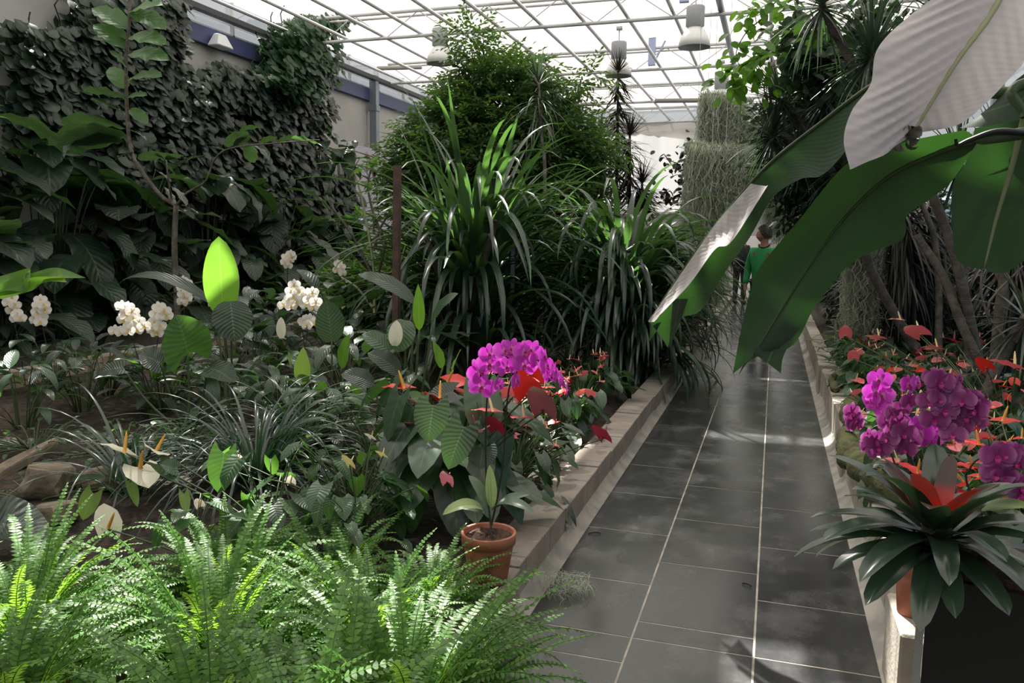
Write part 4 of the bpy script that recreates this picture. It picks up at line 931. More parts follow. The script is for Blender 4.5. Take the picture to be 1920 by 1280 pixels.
# big rolled lime leaf and big rough leaf entering from the left frame edge
q = D(-60, 560, 4.2)
o = thing('big_leaf_plant', 'plant at the left frame edge with a glowing rolled lime leaf', 'plant', (q[0]-.3, 4.2, .15))
def loft(par, nm, E0, E1, mat, n=28, m=10, bulge=0., flute=0., ff=30, sag=None, lab=None, uvx=(0, 1)):
    """surface between two edge lines (world points); bulge lifts it, flute makes the cross pleats of a big leaf"""
    A = smooth_line(E0, n); B = smooth_line(E1, n); nn = nrm(np.cross(np.gradient(A, axis=0), B-A+1e-6))
    s = np.linspace(0, 1, m); t = np.linspace(0, 1, n)
    g_ = A[:, None]*(1-s)[None, :, None]+B[:, None]*s[None, :, None]
    wd = np.linalg.norm(B-A, axis=1)[:, None]
    h = bulge*np.sin(PI*s)[None]*wd + flute*np.sin(ff*2*PI*(t[:, None]+.16*s[None]))*(np.sin(PI*s)[None]**.7)
    g_ = g_+h[..., None]*nn[:, None]
    v, f, uv, _ = grid(g_-V3(par.location)); uv = np.stack([uvx[0]+(uvx[1]-uvx[0])*uv[:, 0], uv[:, 1]], -1)
    mb = MB(); mb.add(v, f, uv, np.full(len(v), .5)); ob = mb.build(nm, mat, par)
    if lab: ob['label'] = lab
    return ob
def PX(lst): return [D(*q) for q in lst]
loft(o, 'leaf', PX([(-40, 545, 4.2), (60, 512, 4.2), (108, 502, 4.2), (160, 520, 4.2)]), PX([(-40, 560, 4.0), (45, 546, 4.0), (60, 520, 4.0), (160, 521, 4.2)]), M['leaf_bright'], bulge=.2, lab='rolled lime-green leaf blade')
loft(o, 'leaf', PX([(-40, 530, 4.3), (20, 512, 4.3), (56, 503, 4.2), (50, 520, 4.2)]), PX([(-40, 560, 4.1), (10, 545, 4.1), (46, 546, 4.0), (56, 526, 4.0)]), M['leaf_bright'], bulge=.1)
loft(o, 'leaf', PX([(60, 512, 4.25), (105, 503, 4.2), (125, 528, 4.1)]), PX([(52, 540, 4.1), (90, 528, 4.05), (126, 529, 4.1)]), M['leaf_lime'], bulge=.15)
stem_child(o, 'stalk', [(q[0]-.3, 4.2, .15), (q[0]-.25, 4.2, .7), D(-35, 548, 4.2)], .014, .01, M['stem'])
q = D(-40, 960, 2.7)
o = thing('big_leaf_plant', 'plant at the left frame edge with a large rough grey-green leaf above the ferns', 'plant', (q[0], 2.7, .15))
loft(o, 'leaf', PX([(-30, 940, 2.7), (20, 930, 2.75), (60, 945, 2.8), (90, 980, 2.75), (103, 1024, 2.65)]), PX([(-30, 1010, 2.5), (0, 1010, 2.5), (40, 1015, 2.5), (70, 1022, 2.5), (102, 1025, 2.65)]), M['leaf_grey'], bulge=.12, flute=.006, ff=7)
stem_child(o, 'stalk', [(q[0], 2.7, .15), (q[0]+.02, 2.7, .4), D(-25, 970, 2.65)], .01, .008, M['stem'])

# ---- young tree with the tall lit shoot
tb = D(330, 600, 7.0); tb = np.array((tb[0], 7.0, .15))
o = thing('young_tree', 'young tree with a bent bare limb and a tall shoot of lit lobed leaves', 'tree', tb)
stem_child(o, 'trunk', [tb, D(332, 560, 7.0), D(327, 470, 7.0), D(330, 385, 7.0)], .036, .026, M['bark'], 16, 8)
stem_child(o, 'branch', [D(330, 385, 7.0), D(300, 365, 7.0), D(265, 320, 7.0), D(248, 290, 7.0), D(240, 240, 7.0), D(236, 120, 7.0), D(243, 30, 7.0), D(244, -40, 7.0)], .023, .016, M['bark'], 30, 8)
stem_child(o, 'branch', [D(330, 385, 7.0), D(350, 362, 7.0), D(385, 340, 6.9), (D(402, 300, 6.9)), D(432, 278, 6.8), D(520, 268, 6.8), D(600, 262, 6.8)], .013, .005, M['bark'], 24, 7)
stem_child(o, 'branch', [D(322, 375, 7.0), D(315, 330, 6.9), D(312, 300, 6.9)], .012, .008, M['bark'], 8, 6)
lvs = [((240, 52), (172, 14), 'b'), ((246, 22), (305, 8), 'b'), ((248, 22), (312, 55), 'b'), ((238, 88), (175, 45), 'b'), ((247, 68), (312, 82), 'b'), ((236, 75), (200, 75), 'g'), ((238, 125), (205, 95), 'b'), ((246, 100), (315, 112), 'b'), ((236, 165), (205, 125), 'b'), ((244, 148), (303, 142), 'b'), ((240, 182), (276, 178), 'b'), ((244, 205), (278, 232), 'b'),
       ((236, 185), (155, 170), 'w'), ((234, 215), (170, 185), 'w'), ((232, 240), (115, 230), 'g'), ((236, 252), (90, 270), 'g'), ((246, 245), (275, 262), 'g'), ((225, 260), (130, 285), 'g'), ((250, 285), (215, 300), 'g'), ((262, 300), (330, 292), 'w'), ((300, 300), (330, 330), 'w'), ((312, 300), (345, 290), 'g'), ((312, 305), (290, 285), 'g'), ((318, 340), (290, 318), 'g'), ((322, 350), (350, 385), 'g'), ((340, 385), (372, 400), 'g'), ((325, 385), (310, 350), 'g'),
       ((420, 282), (398, 275), 'w'), ((440, 275), (470, 255), 'w'), ((460, 272), (478, 305), 'b'), ((470, 270), (505, 300), 'g'), ((490, 268), (520, 256), 'w'), ((520, 268), (560, 255), 'w'), ((550, 262), (604, 272), 'w'), ((440, 278), (452, 300), 'g'), ((450, 245), (490, 238), 'g'), ((425, 275), (465, 245), 'g')]
for i, (b, t, k) in enumerate(lvs):
    mt = {'b': 'leaf_backlit', 'g': 'leaf_grey', 'w': 'leaf_grey'}[k]; L = hypot(b[0]-t[0], b[1]-t[1])
    fc = (0.1, .3, 1) if k != 'b' else (.05, -.6, .8)
    leaf_child(o, 'leaf', D(*b, 7.0), D(*t, 6.85+.12*(i % 3)), L*.0060*.48 if k != 'b' else L*.0060*.62, M[mt], fc, .4, 'oval', 0, .15, .08, 8, 4, i)

# ================================================================== trees and tall things in the middle
def leafy_crown(par, blobs, k, Ls, mat, seed, drop=.6, nleaf=9, Wr=.34, sprL=.35, nm='foliage'):
    """sprays of paired leaflets filling ellipsoid shells (world centres)"""
    r = R_(seed); off = V3(par.location); P = []; wts = np.array([b[3]*b[4]*b[5] for b in blobs])**.66; wts = wts/wts.sum()
    for b, n in zip(blobs, (k*wts).astype(int)):
        d = nrm(r.normal(0, 1, (n, 3))); rad = r.random(n)**.33*.98
        P.append(np.concatenate([V3(b[:3])+d*rad[:, None]*V3(b[3:6]), d], 1))
    P = np.concatenate(P); d = P[:, 3:]; P = P[:, :3]; n = len(P)
    T = nrm(d*V3((1, 1, .4))+r.normal(0, .45, (n, 3))+V3((0, 0, .15))); N = nrm(r.normal(0, .3, (n, 3))+V3((0, 0, 1.)))
    Sd = nrm(np.cross(T, N)); N = np.cross(Sd, T); m = MB()
    for i in range(nleaf):
        s = (i//2+1)/(nleaf/2+.5); a = s*drop; c = P+(T*np.sin(a+1e-6)/drop+N*(np.cos(a)-1)/drop)*sprL
        side = (1 if i % 2 else -1) if i < nleaf-1 else 0
        dd = nrm(Sd*side*.9+T*.75-N*.25+r.normal(0, .15, (n, 3)))
        m.add(*leaves(c-off, dd, N+r.normal(0, .25, (n, 3)), Ls*r.uniform(.7, 1.15, n), Ls*Wr, .4, 'lance', 2, 2, .15, rng=r))
    m.build(nm, mat, par)
tb = np.array((-4.2, 12.3, .15))
o = thing('leafy_tree', 'broad leafy tree with a dome of drooping pinnate leaves behind the strap-leaved clumps', 'tree', tb)
stem_child(o, 'trunk', [tb, tb+(.1, 0, 1.0), tb+(0, .1, 2.2), tb+(-.1, 0, 3.2)], .10, .05, M['bark'], 16, 10)
for i, (a, b) in enumerate(((1.2, .9), (2.6, 1.0), (4.0, .8), (5.4, 1.1), (.2, .8))):
    stem_child(o, 'branch', [tb+(0, 0, 1.3+.2*i), tb+(.6*cos(a), .6*sin(a), 2.2), tb+(1.3*b*cos(a), 1.2*b*sin(a), 2.9)], .04, .012, M['bark'], 12, 7)
leafy_crown(o, [(-4.3, 12.2, 2.7, 1.5, 1.2, 1.15), (-4.9, 12.0, 2.35, 1.0, .9, .95), (-3.6, 12.2, 2.6, .95, .9, 1.0), (-4.2, 12.2, 3.6, 1.0, .8, .65), (-3.3, 12.3, 3.0, .75, .7, .6), (-3.4, 12.1, 1.7, 1.1, .9, .9), (-4.6, 12.1, 1.5, 1.3, .9, .9)], 7500, .13, M['bush'], 131)
leafy_crown(o, [(-4.3, 12.0, 4.1, .5, .4, .35), (-4.5, 11.8, 4.45, .25, .2, .3), (-3.9, 12.0, 3.95, .6, .5, .25), (-2.75, 12.1, 3.95, .15, .15, .1), (-3.1, 12.0, 3.75, .35, .3, .12), (-2.6, 12.2, 2.9, .3, .3, .25), (-5.75, 11.9, 2.7, .3, .3, .4), (-5.2, 12, 3.25, .5, .4, .2)], 750, .12, M['leaf_bright2'] if 'leaf_bright2' in M else M['bush'], 132, nm='shoot_foliage')

def rosette(m, c, r, n, L, W, el=(-1.1, 1.5), bend=(.1, .7), prof='spike'):
    a = r.uniform(0, 6.28, n); e = r.uniform(el[0], el[1], n); T, N = dirs(a, e)
    P = V3(c)+np.stack([.02*np.cos(a), .02*np.sin(a), -.10+.12*(e-el[0])/(el[1]-el[0])], -1)
    m.add(*leaves(P, T, N, L*r.uniform(.75, 1.1, n), W, r.uniform(bend[0], bend[1], n), prof, 5, 2, .3, rng=r))
def spiky(name, label, base, trunks, heads, y, L, W, mat, seed, n=80, tr=.03, el=(-.9, 1.5), bend=(.1, .8), cat='tree', leafy=None):
    o = thing(name, label, cat, base); r = R_(seed)
    for tpts in trunks:
        pts = [V3(q) if isinstance(q, np.ndarray) else D(*q) for q in tpts]; stem_child(o, 'trunk', pts, tr, tr*.6, M['bark'], 16, 8)
    for h in heads:
        c = (V3(h) if isinstance(h, np.ndarray) else D(*h[:3]))-V3(base); s = 1.0 if isinstance(h, np.ndarray) or len(h) < 4 else h[3]
        m = MB(); rosette(m, c, r, n, L*s, W, el, bend); m.build('leaf_rosette', mat, o)
    return o
# slim dracaena before the leafy tree
b = D(1018, 345, 10.0); b = np.array((b[0], 10.0, .15))
spiky('dracaena', 'slim dracaena with upright and drooping spikes in front of the leafy tree', b, [[b, (1022, 345, 10.0), (1015, 250, 10.0), (1010, 150, 10.0)]], [(1010, 150, 10.0)], 10, .42, .022, M['spike'], 141, 46, .025, (-.2, 1.5), (.0, .4))
o = bpy.data.objects['dracaena']; m = MB(); r = R_(142); c = D(1010, 205, 10.0)-V3(b); n = 60; a = r.uniform(0, 6.28, n); T, N = dirs(a, r.uniform(-.6, .5, n)); m.add(*leaves(np.tile(c, (n, 1))+r.normal(0, .03, (n, 3))*(1, 1, 3), T, N, r.uniform(.45, .75, n), .024, r.uniform(.8, 1.5, n), 'spike', 7, 2, .3, rng=r)); m.build('drooping_leaves', M['spike'], o)
# thin dark dracaenas
def whip(label, px, ytop, ybot, y, seed, n=110, L=(.25, .5), up_=40):
    r = R_(seed); t_ = D(px, ytop, y); b = np.array((t_[0]-.05, y, .15)); o = thing('thin_dracaena', label, 'tree', b, 0, None)
    stem_child(o, 'trunk', [b, (b+t_)/2+(.05, 0, 0), t_-(0, 0, .3)], .035, .02, M['bark_dark'], 12, 7)
    zb = D(px, ybot, y)[2]; z = r.uniform(zb, t_[2]-.45, n); a = r.uniform(0, 6.28, n); T, N = dirs(a, r.uniform(-.6, .1, n)); P = np.stack([np.full(n, t_[0]), np.full(n, y), z], -1)-b
    m = MB(); m.add(*leaves(P, T, N, r.uniform(L[0], L[1], n), .05, r.uniform(.1, .6, n), 'sword', 5, 2, .2, rng=r)); m.build('withered_leaves', M['spike_dark'], o)
    m = MB(); c = t_-b-(0, 0, .38); a = r.uniform(0, 6.28, up_); T, N = dirs(a, r.uniform(.3, 1.5, up_)); m.add(*leaves(np.tile(c, (up_, 1)), T, N, r.uniform(.3, .5, up_), .03, .15, 'spike', 4, 2, .3, rng=r)); m.build('top_rosette', M['spike_dark'], o)
whip('tallest thin dark dracaena with withered leaves along its stem, right of the leafy tree', 1160, 92, 360, 14.0, 151, 300)
for i, (px, yt, lab) in enumerate(((1128, 215, 'short dark dracaena just left of the tallest thin one'), (1182, 210, 'short dark dracaena just right of the tallest thin one'), (1205, 300, 'lowest dark dracaena at the right of the dark group'), (1085, 255, 'dark dracaena at the right foot of the leafy tree'))):
    whip(lab, px, yt, 390, 13.6+.1*i, 152+i, 170, (.3, .6), 55)
# small creeper beside the lower moss
def vine(name, label, lines, y, n, size, mat, seed, spread=.08, r0=.008, cat='climbing plant', anchor=None, lr=.6):
    r = R_(seed); first = D(*lines[0][0], y); base = V3(anchor) if anchor is not None else first
    o = thing(name, label, cat, base)
    for ln in lines: stem_child(o, 'vine_stem', [D(px, py, y) for px, py in ln], r0, r0*.5, M['bark_dark'], 18, 5)
    P = []
    for i in range(n):
        ln = smooth_line([D(px, py, y) for px, py in lines[i % len(lines)]], 24); P.append(ln[r.integers(24)]+r.normal(0, spread, 3))
    P = np.array(P)-V3(base); T = nrm(r.normal(0, 1, (n, 3))*(1, 1, .5)+V3((0, 0, -.5))); N = nrm(r.normal(0, .4, (n, 3))+V3((0, -.3, 1)))
    m = MB(); m.add(*leaves(P, T, N, size*r.uniform(.6, 1.2, n), size*lr, .4, 'oval', 4, 2, .15, rng=r)); m.build('foliage', mat, o); return o
vine('climbing_vine', 'dark curling creeper between the thin dracaenas and the lower moss curtain', [[(1246, 290), (1262, 312), (1283, 330), (1286, 365), (1282, 385)], [(1244, 352), (1262, 372), (1284, 362), (1296, 330)], [(1292, 264), (1290, 300), (1288, 340)]], 12.6, 230, .11, M['spike_dark'], 161, .07)
# bare shrub left of the strap clump
q = D(700, 600, 7.4)
o = thing('bare_shrub', 'bare pale-branched shrub in front of the lilac banner', 'shrub', (q[0], 7.4, .15))
for ln in ([(702, 590), (700, 500), (680, 380), (664, 320)], [(700, 520), (660, 440), (615, 375), (618, 345)], [(702, 540), (720, 460), (700, 400), (690, 350), (697, 310)], [(701, 560), (740, 520), (760, 460)], [(700, 470), (712, 430), (730, 400)], [(702, 580), (670, 540), (640, 520)]):
    stem_child(o, 'branch', [D(px, py, 7.4) for px, py in ln], .016, .008, M['stem_pale'] if ln[0][1] > 550 else M['bark'], 16, 6)
r = R_(163); m = MB(); P = np.array([D(px, py, 7.35) for px, py in ((697, 312), (694, 300), (700, 305), (664, 320), (670, 395), (690, 345), (705, 405), (735, 398))])-V3(o.location)
P = np.repeat(P, 5, 0); n = len(P); m.add(*leaves(P, nrm(r.normal(0, 1, (n, 3))), nrm(r.normal(0, 1, (n, 3))+(0, 0, 1)), .10, .04, .4, 'lance', 4, 2, .1, rng=r)); m.build('foliage', M['leaf_bright'], o)
# dry twigs at the foot of the clumps
o = thing('dry_twigs', 'tangle of dry pale twigs under the two strap-leaved clumps', 'twigs', (c2[0]-.6, 7.9, .15)); r = R_(165)
for i in range(9):
    a = D(r.uniform(1000, 1110), r.uniform(640, 665), 7.8); b = D(r.uniform(980, 1180), r.uniform(540, 620), 7.8+r.normal(0, .2)); stem_child(o, 'twig', [a, (a+b)/2+r.normal(0, .06, 3), b], .011, .005, M['bark'], 8, 5)

# ---- hanging moss curtains
def moss(name, label, pole, n, Lf, seed, mat='moss', rp=.05, wires=True, loc=None, sprd=.10, W=.013):
    """pole: world points; strands hang down from it, Lf(t, rng) gives length"""
    r = R_(seed); C = smooth_line(pole, 40); base = C[0] if loc is None else V3(loc); o = thing(name, label, 'hanging moss', base)
    m = MB(); m.add(*tubes(C-base, rp*.8, 8)); m.build('pole', M['bark'], o)
    if wires:
        for i in (4, 35):
            m = MB(); m.add(*tubes(np.array([C[i]-base, (C[i]-base)*(1, 1, 0)+(0, 0, ZR-base[2])]), .003, 4)); m.build('hanging_wire', M['post'], o)
    t = r.random(n); i = (t*38).astype(int); P = C[i]+(C[i+1]-C[i])*r.random((n, 1))+r.normal(0, 1, (n, 3))*(.02, sprd, .02)-base
    L = Lf(t, r)*r.uniform(.45, 1.05, n); a = r.uniform(0, 6.28, n); T = nrm(np.stack([r.normal(0, .05, n), r.normal(0, .05, n), -np.ones(n)], -1)); N = np.stack([np.cos(a), np.sin(a), np.zeros(n)], -1)
    v, f, uv, rr = leaves(P, T, N, L, W*r.uniform(.5, 1.3, n), 0, 'strap', 16, 1, rng=r)
    # kink the strands
    k = n*17; ph = np.repeat(r.random(n)*6, 17*2); tt = np.tile(np.repeat(np.arange(17), 2), n); v[:, 0] += .022*np.sin(tt*1.9+ph)+.012*np.sin(tt*4.1+ph*2); v[:, 1] += .022*np.cos(tt*1.6+ph*1.3)
    mb = MB(); mb.add(v, f, uv, rr)
    # short curls standing off the strands
    q = n*7; j = r.integers(0, n, q); s = r.random(q)**.8; Pc = P[j]+T[j]*(L[j]*s)[:, None]+r.normal(0, .02, (q, 3)); mb.add(*leaves(Pc, nrm(r.normal(0, 1, (q, 3))+(0, 0, -.4)), nrm(r.normal(0, 1, (q, 3))), r.uniform(.05, .12, q), .009, 1.6, 'strap', 4, 1, rng=r))
    q = n//2; j = r.integers(0, 39, q); mb.add(*leaves(C[j]-base+r.normal(0, .02, (q, 3)), nrm(r.normal(0, 1, (q, 3))+(0, -.2, .8)), nrm(r.normal(0, 1, (q, 3))), r.uniform(.06, .15, q), .012, 1.2, 'strap', 4, 1, rng=r))
    mb.build('moss_strands', M[mat], o); return o
moss('moss_curtain', 'wide lower curtain of grey hanging moss over the path', [D(1292, 272, 11.6), D(1330, 280, 11.6), D(1400, 283, 11.6), D(1450, 300, 11.6), D(1545, 345, 11.6)], 2600, lambda t, r: np.interp(t, [0, .3, .42, .5, 1], [1.85, 1.6, 1.3, .72, .62])+r.normal(0, .1, len(t)), 171)
moss('moss_curtain', 'narrower upper curtain of grey hanging moss just below the roof', [D(1315, 183, 13.0), D(1345, 181, 13.0), D(1380, 190, 13.0), D(1410, 215, 13.0), D(1450, 262, 13.0)], 1700, lambda t, r: 1.15-.5*t+r.normal(0, .08, len(t)), 172)
moss('moss_curtain', 'dark strand of moss hanging along the path kerb left of the green-shirted man', [D(1330, 330, 12.0), D(1345, 335, 12.0), D(1362, 340, 12.0)], 700, lambda t, r: 1.9+r.normal(0, .1, len(t)), 173)
moss('moss_curtain', 'moss hanging from the trees right of the path behind the torn banana leaf', [D(1590, 440, 9.2), D(1620, 470, 9.2), D(1655, 455, 9.2)], 700, lambda t, r: 1.0+r.normal(0, .1, len(t)), 174, 'moss')
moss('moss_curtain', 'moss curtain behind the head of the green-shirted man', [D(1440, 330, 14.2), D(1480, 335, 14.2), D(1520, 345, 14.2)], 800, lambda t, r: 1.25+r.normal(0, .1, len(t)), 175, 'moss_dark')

# ---- right side: yuccas, trunks, creepers
Bq = np.array((1.55, 9.0, .25))
T1 = spiky('yucca_tree', 'branching yucca with several spiky heads right of the hanging moss', Bq, [[Bq, D(1640, 520, 8.6), D(1600, 400, 8.2), D(1545, 300, 8.0), D(1465, 250, 7.9)], [D(1600, 400, 8.2), D(1590, 300, 8.1), D(1545, 180, 8.0)], [D(1545, 300, 8.0), D(1500, 230, 8.0), D(1462, 180, 8.0)]],
   [(1462, 182, 8.0, 1.05), (1447, 248, 7.9), (1547, 175, 8.0, .95), (1580, 305, 7.9, .95), (1500, 300, 8.1, .8)], 8, .52, .026, M['spike'], 181, 130, .05)
Bq = np.array((1.75, 7.6, .25))
spiky('yucca_tree', 'yucca with long drooping spikes in front of the roof at the upper right', Bq, [[Bq, D(1790, 480, 7.3), D(1720, 300, 7.0), D(1640, 100, 6.6)], [D(1720, 300, 7.0), D(1600, 120, 6.8), D(1540, 10, 6.6)]], [(1635, 95, 6.6), (1540, 0, 6.6, 1.1), (1765, 20, 6.7, 1.1)], 7, .50, .026, M['spike'], 182, 120, .045)
for i, (pts, lab) in enumerate((([(1862, 730, 7.0), (1872, 600, 7.0), (1885, 480, 7.0), (1880, 300, 7.0)], 'straight grey trunk at the right frame edge under the hanging banana leaf'), ([(1852, 720, 7.4), (1800, 600, 7.4), (1770, 520, 7.4), (1718, 440, 7.4)], 'slanting grey trunk leaning left across the blue wall'), ([(1822, 720, 7.8), (1812, 600, 7.8), (1806, 480, 7.8), (1800, 300, 7.8)], 'thin upright trunk behind the slanting one'), ([(1850, 735, 6.6), (1895, 640, 6.6), (1925, 590, 6.6)], 'trunk slanting right out of the frame'))):
    w_ = D(*pts[0]); b = np.array((w_[0], w_[1], .22)); o = thing('bare_tree', lab, 'tree', b); stem_child(o, 'trunk', [b]+[D(*q) for q in pts], .045 if i != 2 else .035, .03, M['bark'], 20, 9)
    e = D(*pts[-1]); r = R_(183+i)
    if i != 1:
        m = MB(); rosette(m, e-b, r, 60, .6, .03, (-1.2, 1.3)); m.build('leaf_rosette', M['spike'], o)
    for k in range(3):
        s = D(*pts[1])+r.normal(0, .02, 3); stem_child(o, 'branch', [s, s+V3((r.uniform(-.15, .15), .05, .25)), s+V3((r.uniform(-.3, .3), .1, .55))], .014, .006, M['bark'], 8, 5)
# skirts of dry hanging leaves
def skirt(label, pts, n, L, seed, W=.03):
    C = smooth_line([D(*q) for q in pts], 20); b = np.array((C[-1][0], C[-1][1], .25)); r = R_(seed); o = thing('dry_palm', label, 'tree', b)
    m = MB(); m.add(*tubes(np.concatenate([C, [b]])-b, .06, 8)); m.build('trunk', M['bark_dark'], o)
    P = C[r.integers(0, 20, n)]+r.normal(0, .05, (n, 3))-b; T, N = dirs(r.uniform(0, 6.28, n), r.uniform(-1.2, .2, n)); m = MB(); m.add(*leaves(P, T, N, r.uniform(L*.6, L*1.2, n), W, r.uniform(.5, 1.3, n), 'strap', 6, 2, .2, rng=r)); m.build('dry_leaves', M['spike_dark'], o); return o
skirt('dark dry palm with hanging leaf skirt behind the torn banana leaf', [(1690, 380, 9.4), (1695, 450, 9.4), (1690, 520, 9.4)], 420, 1.0, 191)
skirt('dark dry palm with hanging leaf skirt left of the blue wall', [(1745, 380, 10.4), (1750, 470, 10.4)], 320, .95, 192)
skirt('dark dry palm with hanging leaf skirt at the right frame edge', [(1905, 440, 9.0), (1900, 500, 9.0)], 260, .8, 193)
skirt('dark dry palm close to the right of the path, below the mossy branch', [(1640, 500, 10.6), (1640, 560, 10.6)], 260, .7, 194)
# dark shrubs filling the back right
for i, (x, y, z, s, lab) in enumerate(((1.5, 10.6, .9, .7, 'dark leafy shrub at the right of the path behind the moss'), (2.6, 12.5, 1.1, 1.0, 'dark leafy shrub far behind the dry palms'), (1.3, 13.5, 1.4, .9, 'dark leafy shrub beside the path behind the man'), (2.0, 16.5, 1.8, 1.3, 'tall dark leafy shrub far right of the path'), (1.2, 19.5, 1.6, 1.1, 'dark leafy shrub at the far right end of the path'), (3.0, 10.4, .9, .8, 'dark leafy shrub against the blue wall'))):
    b = np.array((x, y, .25)); o = thing('leafy_shrub', lab, 'shrub', b); stem_child(o, 'trunk', [b, b+(0, 0, z)], .04, .02, M['bark'], 6, 6)
    leafy_crown(o, [(x, y, z, s*.62, s, z*.75)], int(900*s), .13, M['ivy'], 200+i, .8, 7, .5, .3)
for i, (x, y, z, s, lab) in enumerate(((-1.9, 12.5, .9, .8, 'dark leafy shrub left of the path behind the strap leaves'), (-2.2, 15.5, 1.0, 1.0, 'dark leafy shrub left of the path beyond the moss curtains'), (-1.8, 18.6, .9, .8, 'dark leafy shrub left of the far end of the path'), (-3.2, 10.8, .9, .9, 'dark leafy shrub under the slim dracaena'), (-5.6, 14.5, .9, 1.1, 'dark leafy shrub in front of the lilac banner'), (-6.1, 11.0, .6, .7, 'dark leafy shrub between the ivy wall and the strap clump'), (-4.8, 9.6, .7, .9, 'dark leafy shrub behind the bare shrub'))):
    b = np.array((x, y, .15)); o = thing('leafy_shrub', lab, 'shrub', b); stem_child(o, 'trunk', [b, b+(0, 0, z)], .04, .02, M['bark'], 6, 6)
    leafy_crown(o, [(x, y, z, s*.75, s*.8, z*.85)], int(1000*s), .13, M['bush'], 220+i, .8, 7, .5, .3)
anc = (1.7, 8.0, .25)
vine('climbing_vine', 'creeper with round dark leaves climbing from the yuccas to the roof', [[(1495, 0), (1490, 60), (1505, 130), (1560, 150)], [(1560, 150), (1580, 90), (1620, 75)], [(1505, 130), (1530, 110), (1570, 120)], [(1480, 95), (1500, 100), (1530, 115)]], 7.6, 520, .13, M['leaf_dark'], 231, .12, .014)
vine('climbing_vine', 'light green shoots of the roof creeper above the hanging moss', [[(1430, 35), (1400, 60), (1380, 100), (1390, 130)], [(1440, 90), (1415, 120), (1440, 150)], [(1460, 0), (1440, 15), (1420, 30)], [(1372, 140), (1378, 160)]], 7.4, 150, .13, M['leaf_bright'], 232, .09, .006)
vine('climbing_vine', 'bright oval leaflets in the gap between the creeper and the yucca', [[(1510, 70), (1525, 45), (1545, 35)], [(1530, 60), (1545, 50)]], 7.2, 22, .14, M['leaf_bright'], 233, .05, .004, lr=.5)
vine('climbing_vine', 'small-leaved creeper left of the grey banana leaf near the roof', [[(1640, 10), (1630, 40), (1615, 60)], [(1700, 20), (1690, 50), (1710, 70)], [(1610, 20), (1612, 60)]], 7.0, 110, .12, M['leaf_dark'], 234, .07, .006)
o = thing('leafy_shrub', 'dark leaf mass between the yucca heads', 'shrub', (1.6, 8.8, .25)); stem_child(o, 'trunk', [(1.6, 8.8, .25), (1.4, 8.8, 1.8), tuple(D(1570, 230, 8.8))], .04, .02, M['bark'], 10, 6)
leafy_crown(o, [(*D(1560, 250, 8.8), .55, .5, .65), (*D(1610, 180, 8.8), .45, .4, .5), (*D(1530, 330, 8.8), .4, .4, .4)], 900, .14, M['ivy'], 235, .8, 7, .5, .3)

# ================================================================== right bed
rk = [
 ((.95, 3.75), ['red', 'coral'], 301, 'red anthurium in the right bed behind the purple orchid cluster'),
 ((.98, 3.35), ['red', 'crimson'], 302, 'red anthurium in the right bed between the bromeliad and the purple orchids'),
 ((.80, 4.35), ['coral'], 303, 'coral anthurium in the right bed behind the bright magenta orchid'),
 ((1.10, 4.45), ['red', 'salmon'], 304, 'anthurium with red and greenish blooms at the right frame edge'),
 ((.78, 4.95), ['salmon', 'coral'], 305, 'anthurium beside the rounded mossy log end in the right bed'),
 ((1.12, 5.2), ['coral', 'salmon'], 306, 'anthurium with large pink blooms in the middle of the right bed'),
 ((.80, 5.75), ['coral'], 307, 'anthurium next to the ring-shaped root on the right kerb'),
 ((1.18, 5.95), ['salmon', 'crimson'], 308, 'anthurium with curled greenish-pink blooms in the middle of the right bed'),
 ((1.45, 5.7), ['coral', 'red'], 309, 'anthurium in front of the right-hand trunks'),
 ((.82, 6.6), ['coral', 'red'], 310, 'light-leaved anthurium by the right kerb behind the ring-shaped root'),
 ((1.25, 6.9), ['salmon', 'coral'], 311, 'anthurium with tall curled blooms below the slanting trunk'),
 ((.85, 7.5), ['coral'], 312, 'anthurium by the right kerb below the torn tip of the banana leaf'),
 ((1.35, 7.9), ['crimson', 'coral'], 313, 'anthurium with crimson blooms in front of the dry palms'),
 ((.90, 8.5), ['coral', 'crimson'], 314, 'far anthurium by the right kerb'),
 ((1.75, 7.0), ['crimson', 'coral'], 315, 'anthurium in the shade between the right-hand trunks'),
 ((1.2, 9.4), ['crimson'], 316, 'farthest anthurium of the right bed, below the hanging moss'),
 ((1.8, 8.9), ['coral'], 317, 'anthurium in front of the blue wall')]
for (x, y), kk, sd, lab in rk:
    near = y < 6.2
    anthurium(lab, (x, y, .25), 50, .34, .30, .15, kk, 12 if near else 9, sd, 'anthuriums of the right bed', 'anth_leaf', (.6, 1.05), (.9, 1.35))
r = R_(320)
o = bpy.data.objects[[q.name for q in COL.objects if q.get('label') == rk[1][3]][0]]
for (px, py, y, s, kd, az, ti, ro) in ((1840, 776, 4.0, 1.1, 'red', 1.4, .1, .1), (1878, 790, 4.0, 1.2, 'red', -1.0, .1, .0), (1838, 835, 3.8, 1.1, 'red', 1.4, .2, .1), (1880, 850, 3.7, 1.1, 'red', -1.2, .2, .1), (1825, 878, 3.6, .9, 'red', 1.2, .2, 0), (1832, 895, 3.5, 1.0, 'red', -1.5, .2, 0), (1722, 888, 3.5, 1.0, 'red', 1.2, .5, 0)):
    spathe(o, D(px, py, y), (.98, 3.35, .27), s, kd, az, ti, ro)
o = bpy.data.objects[[q.name for q in COL.objects if q.get('label') == rk[8][3]][0]]
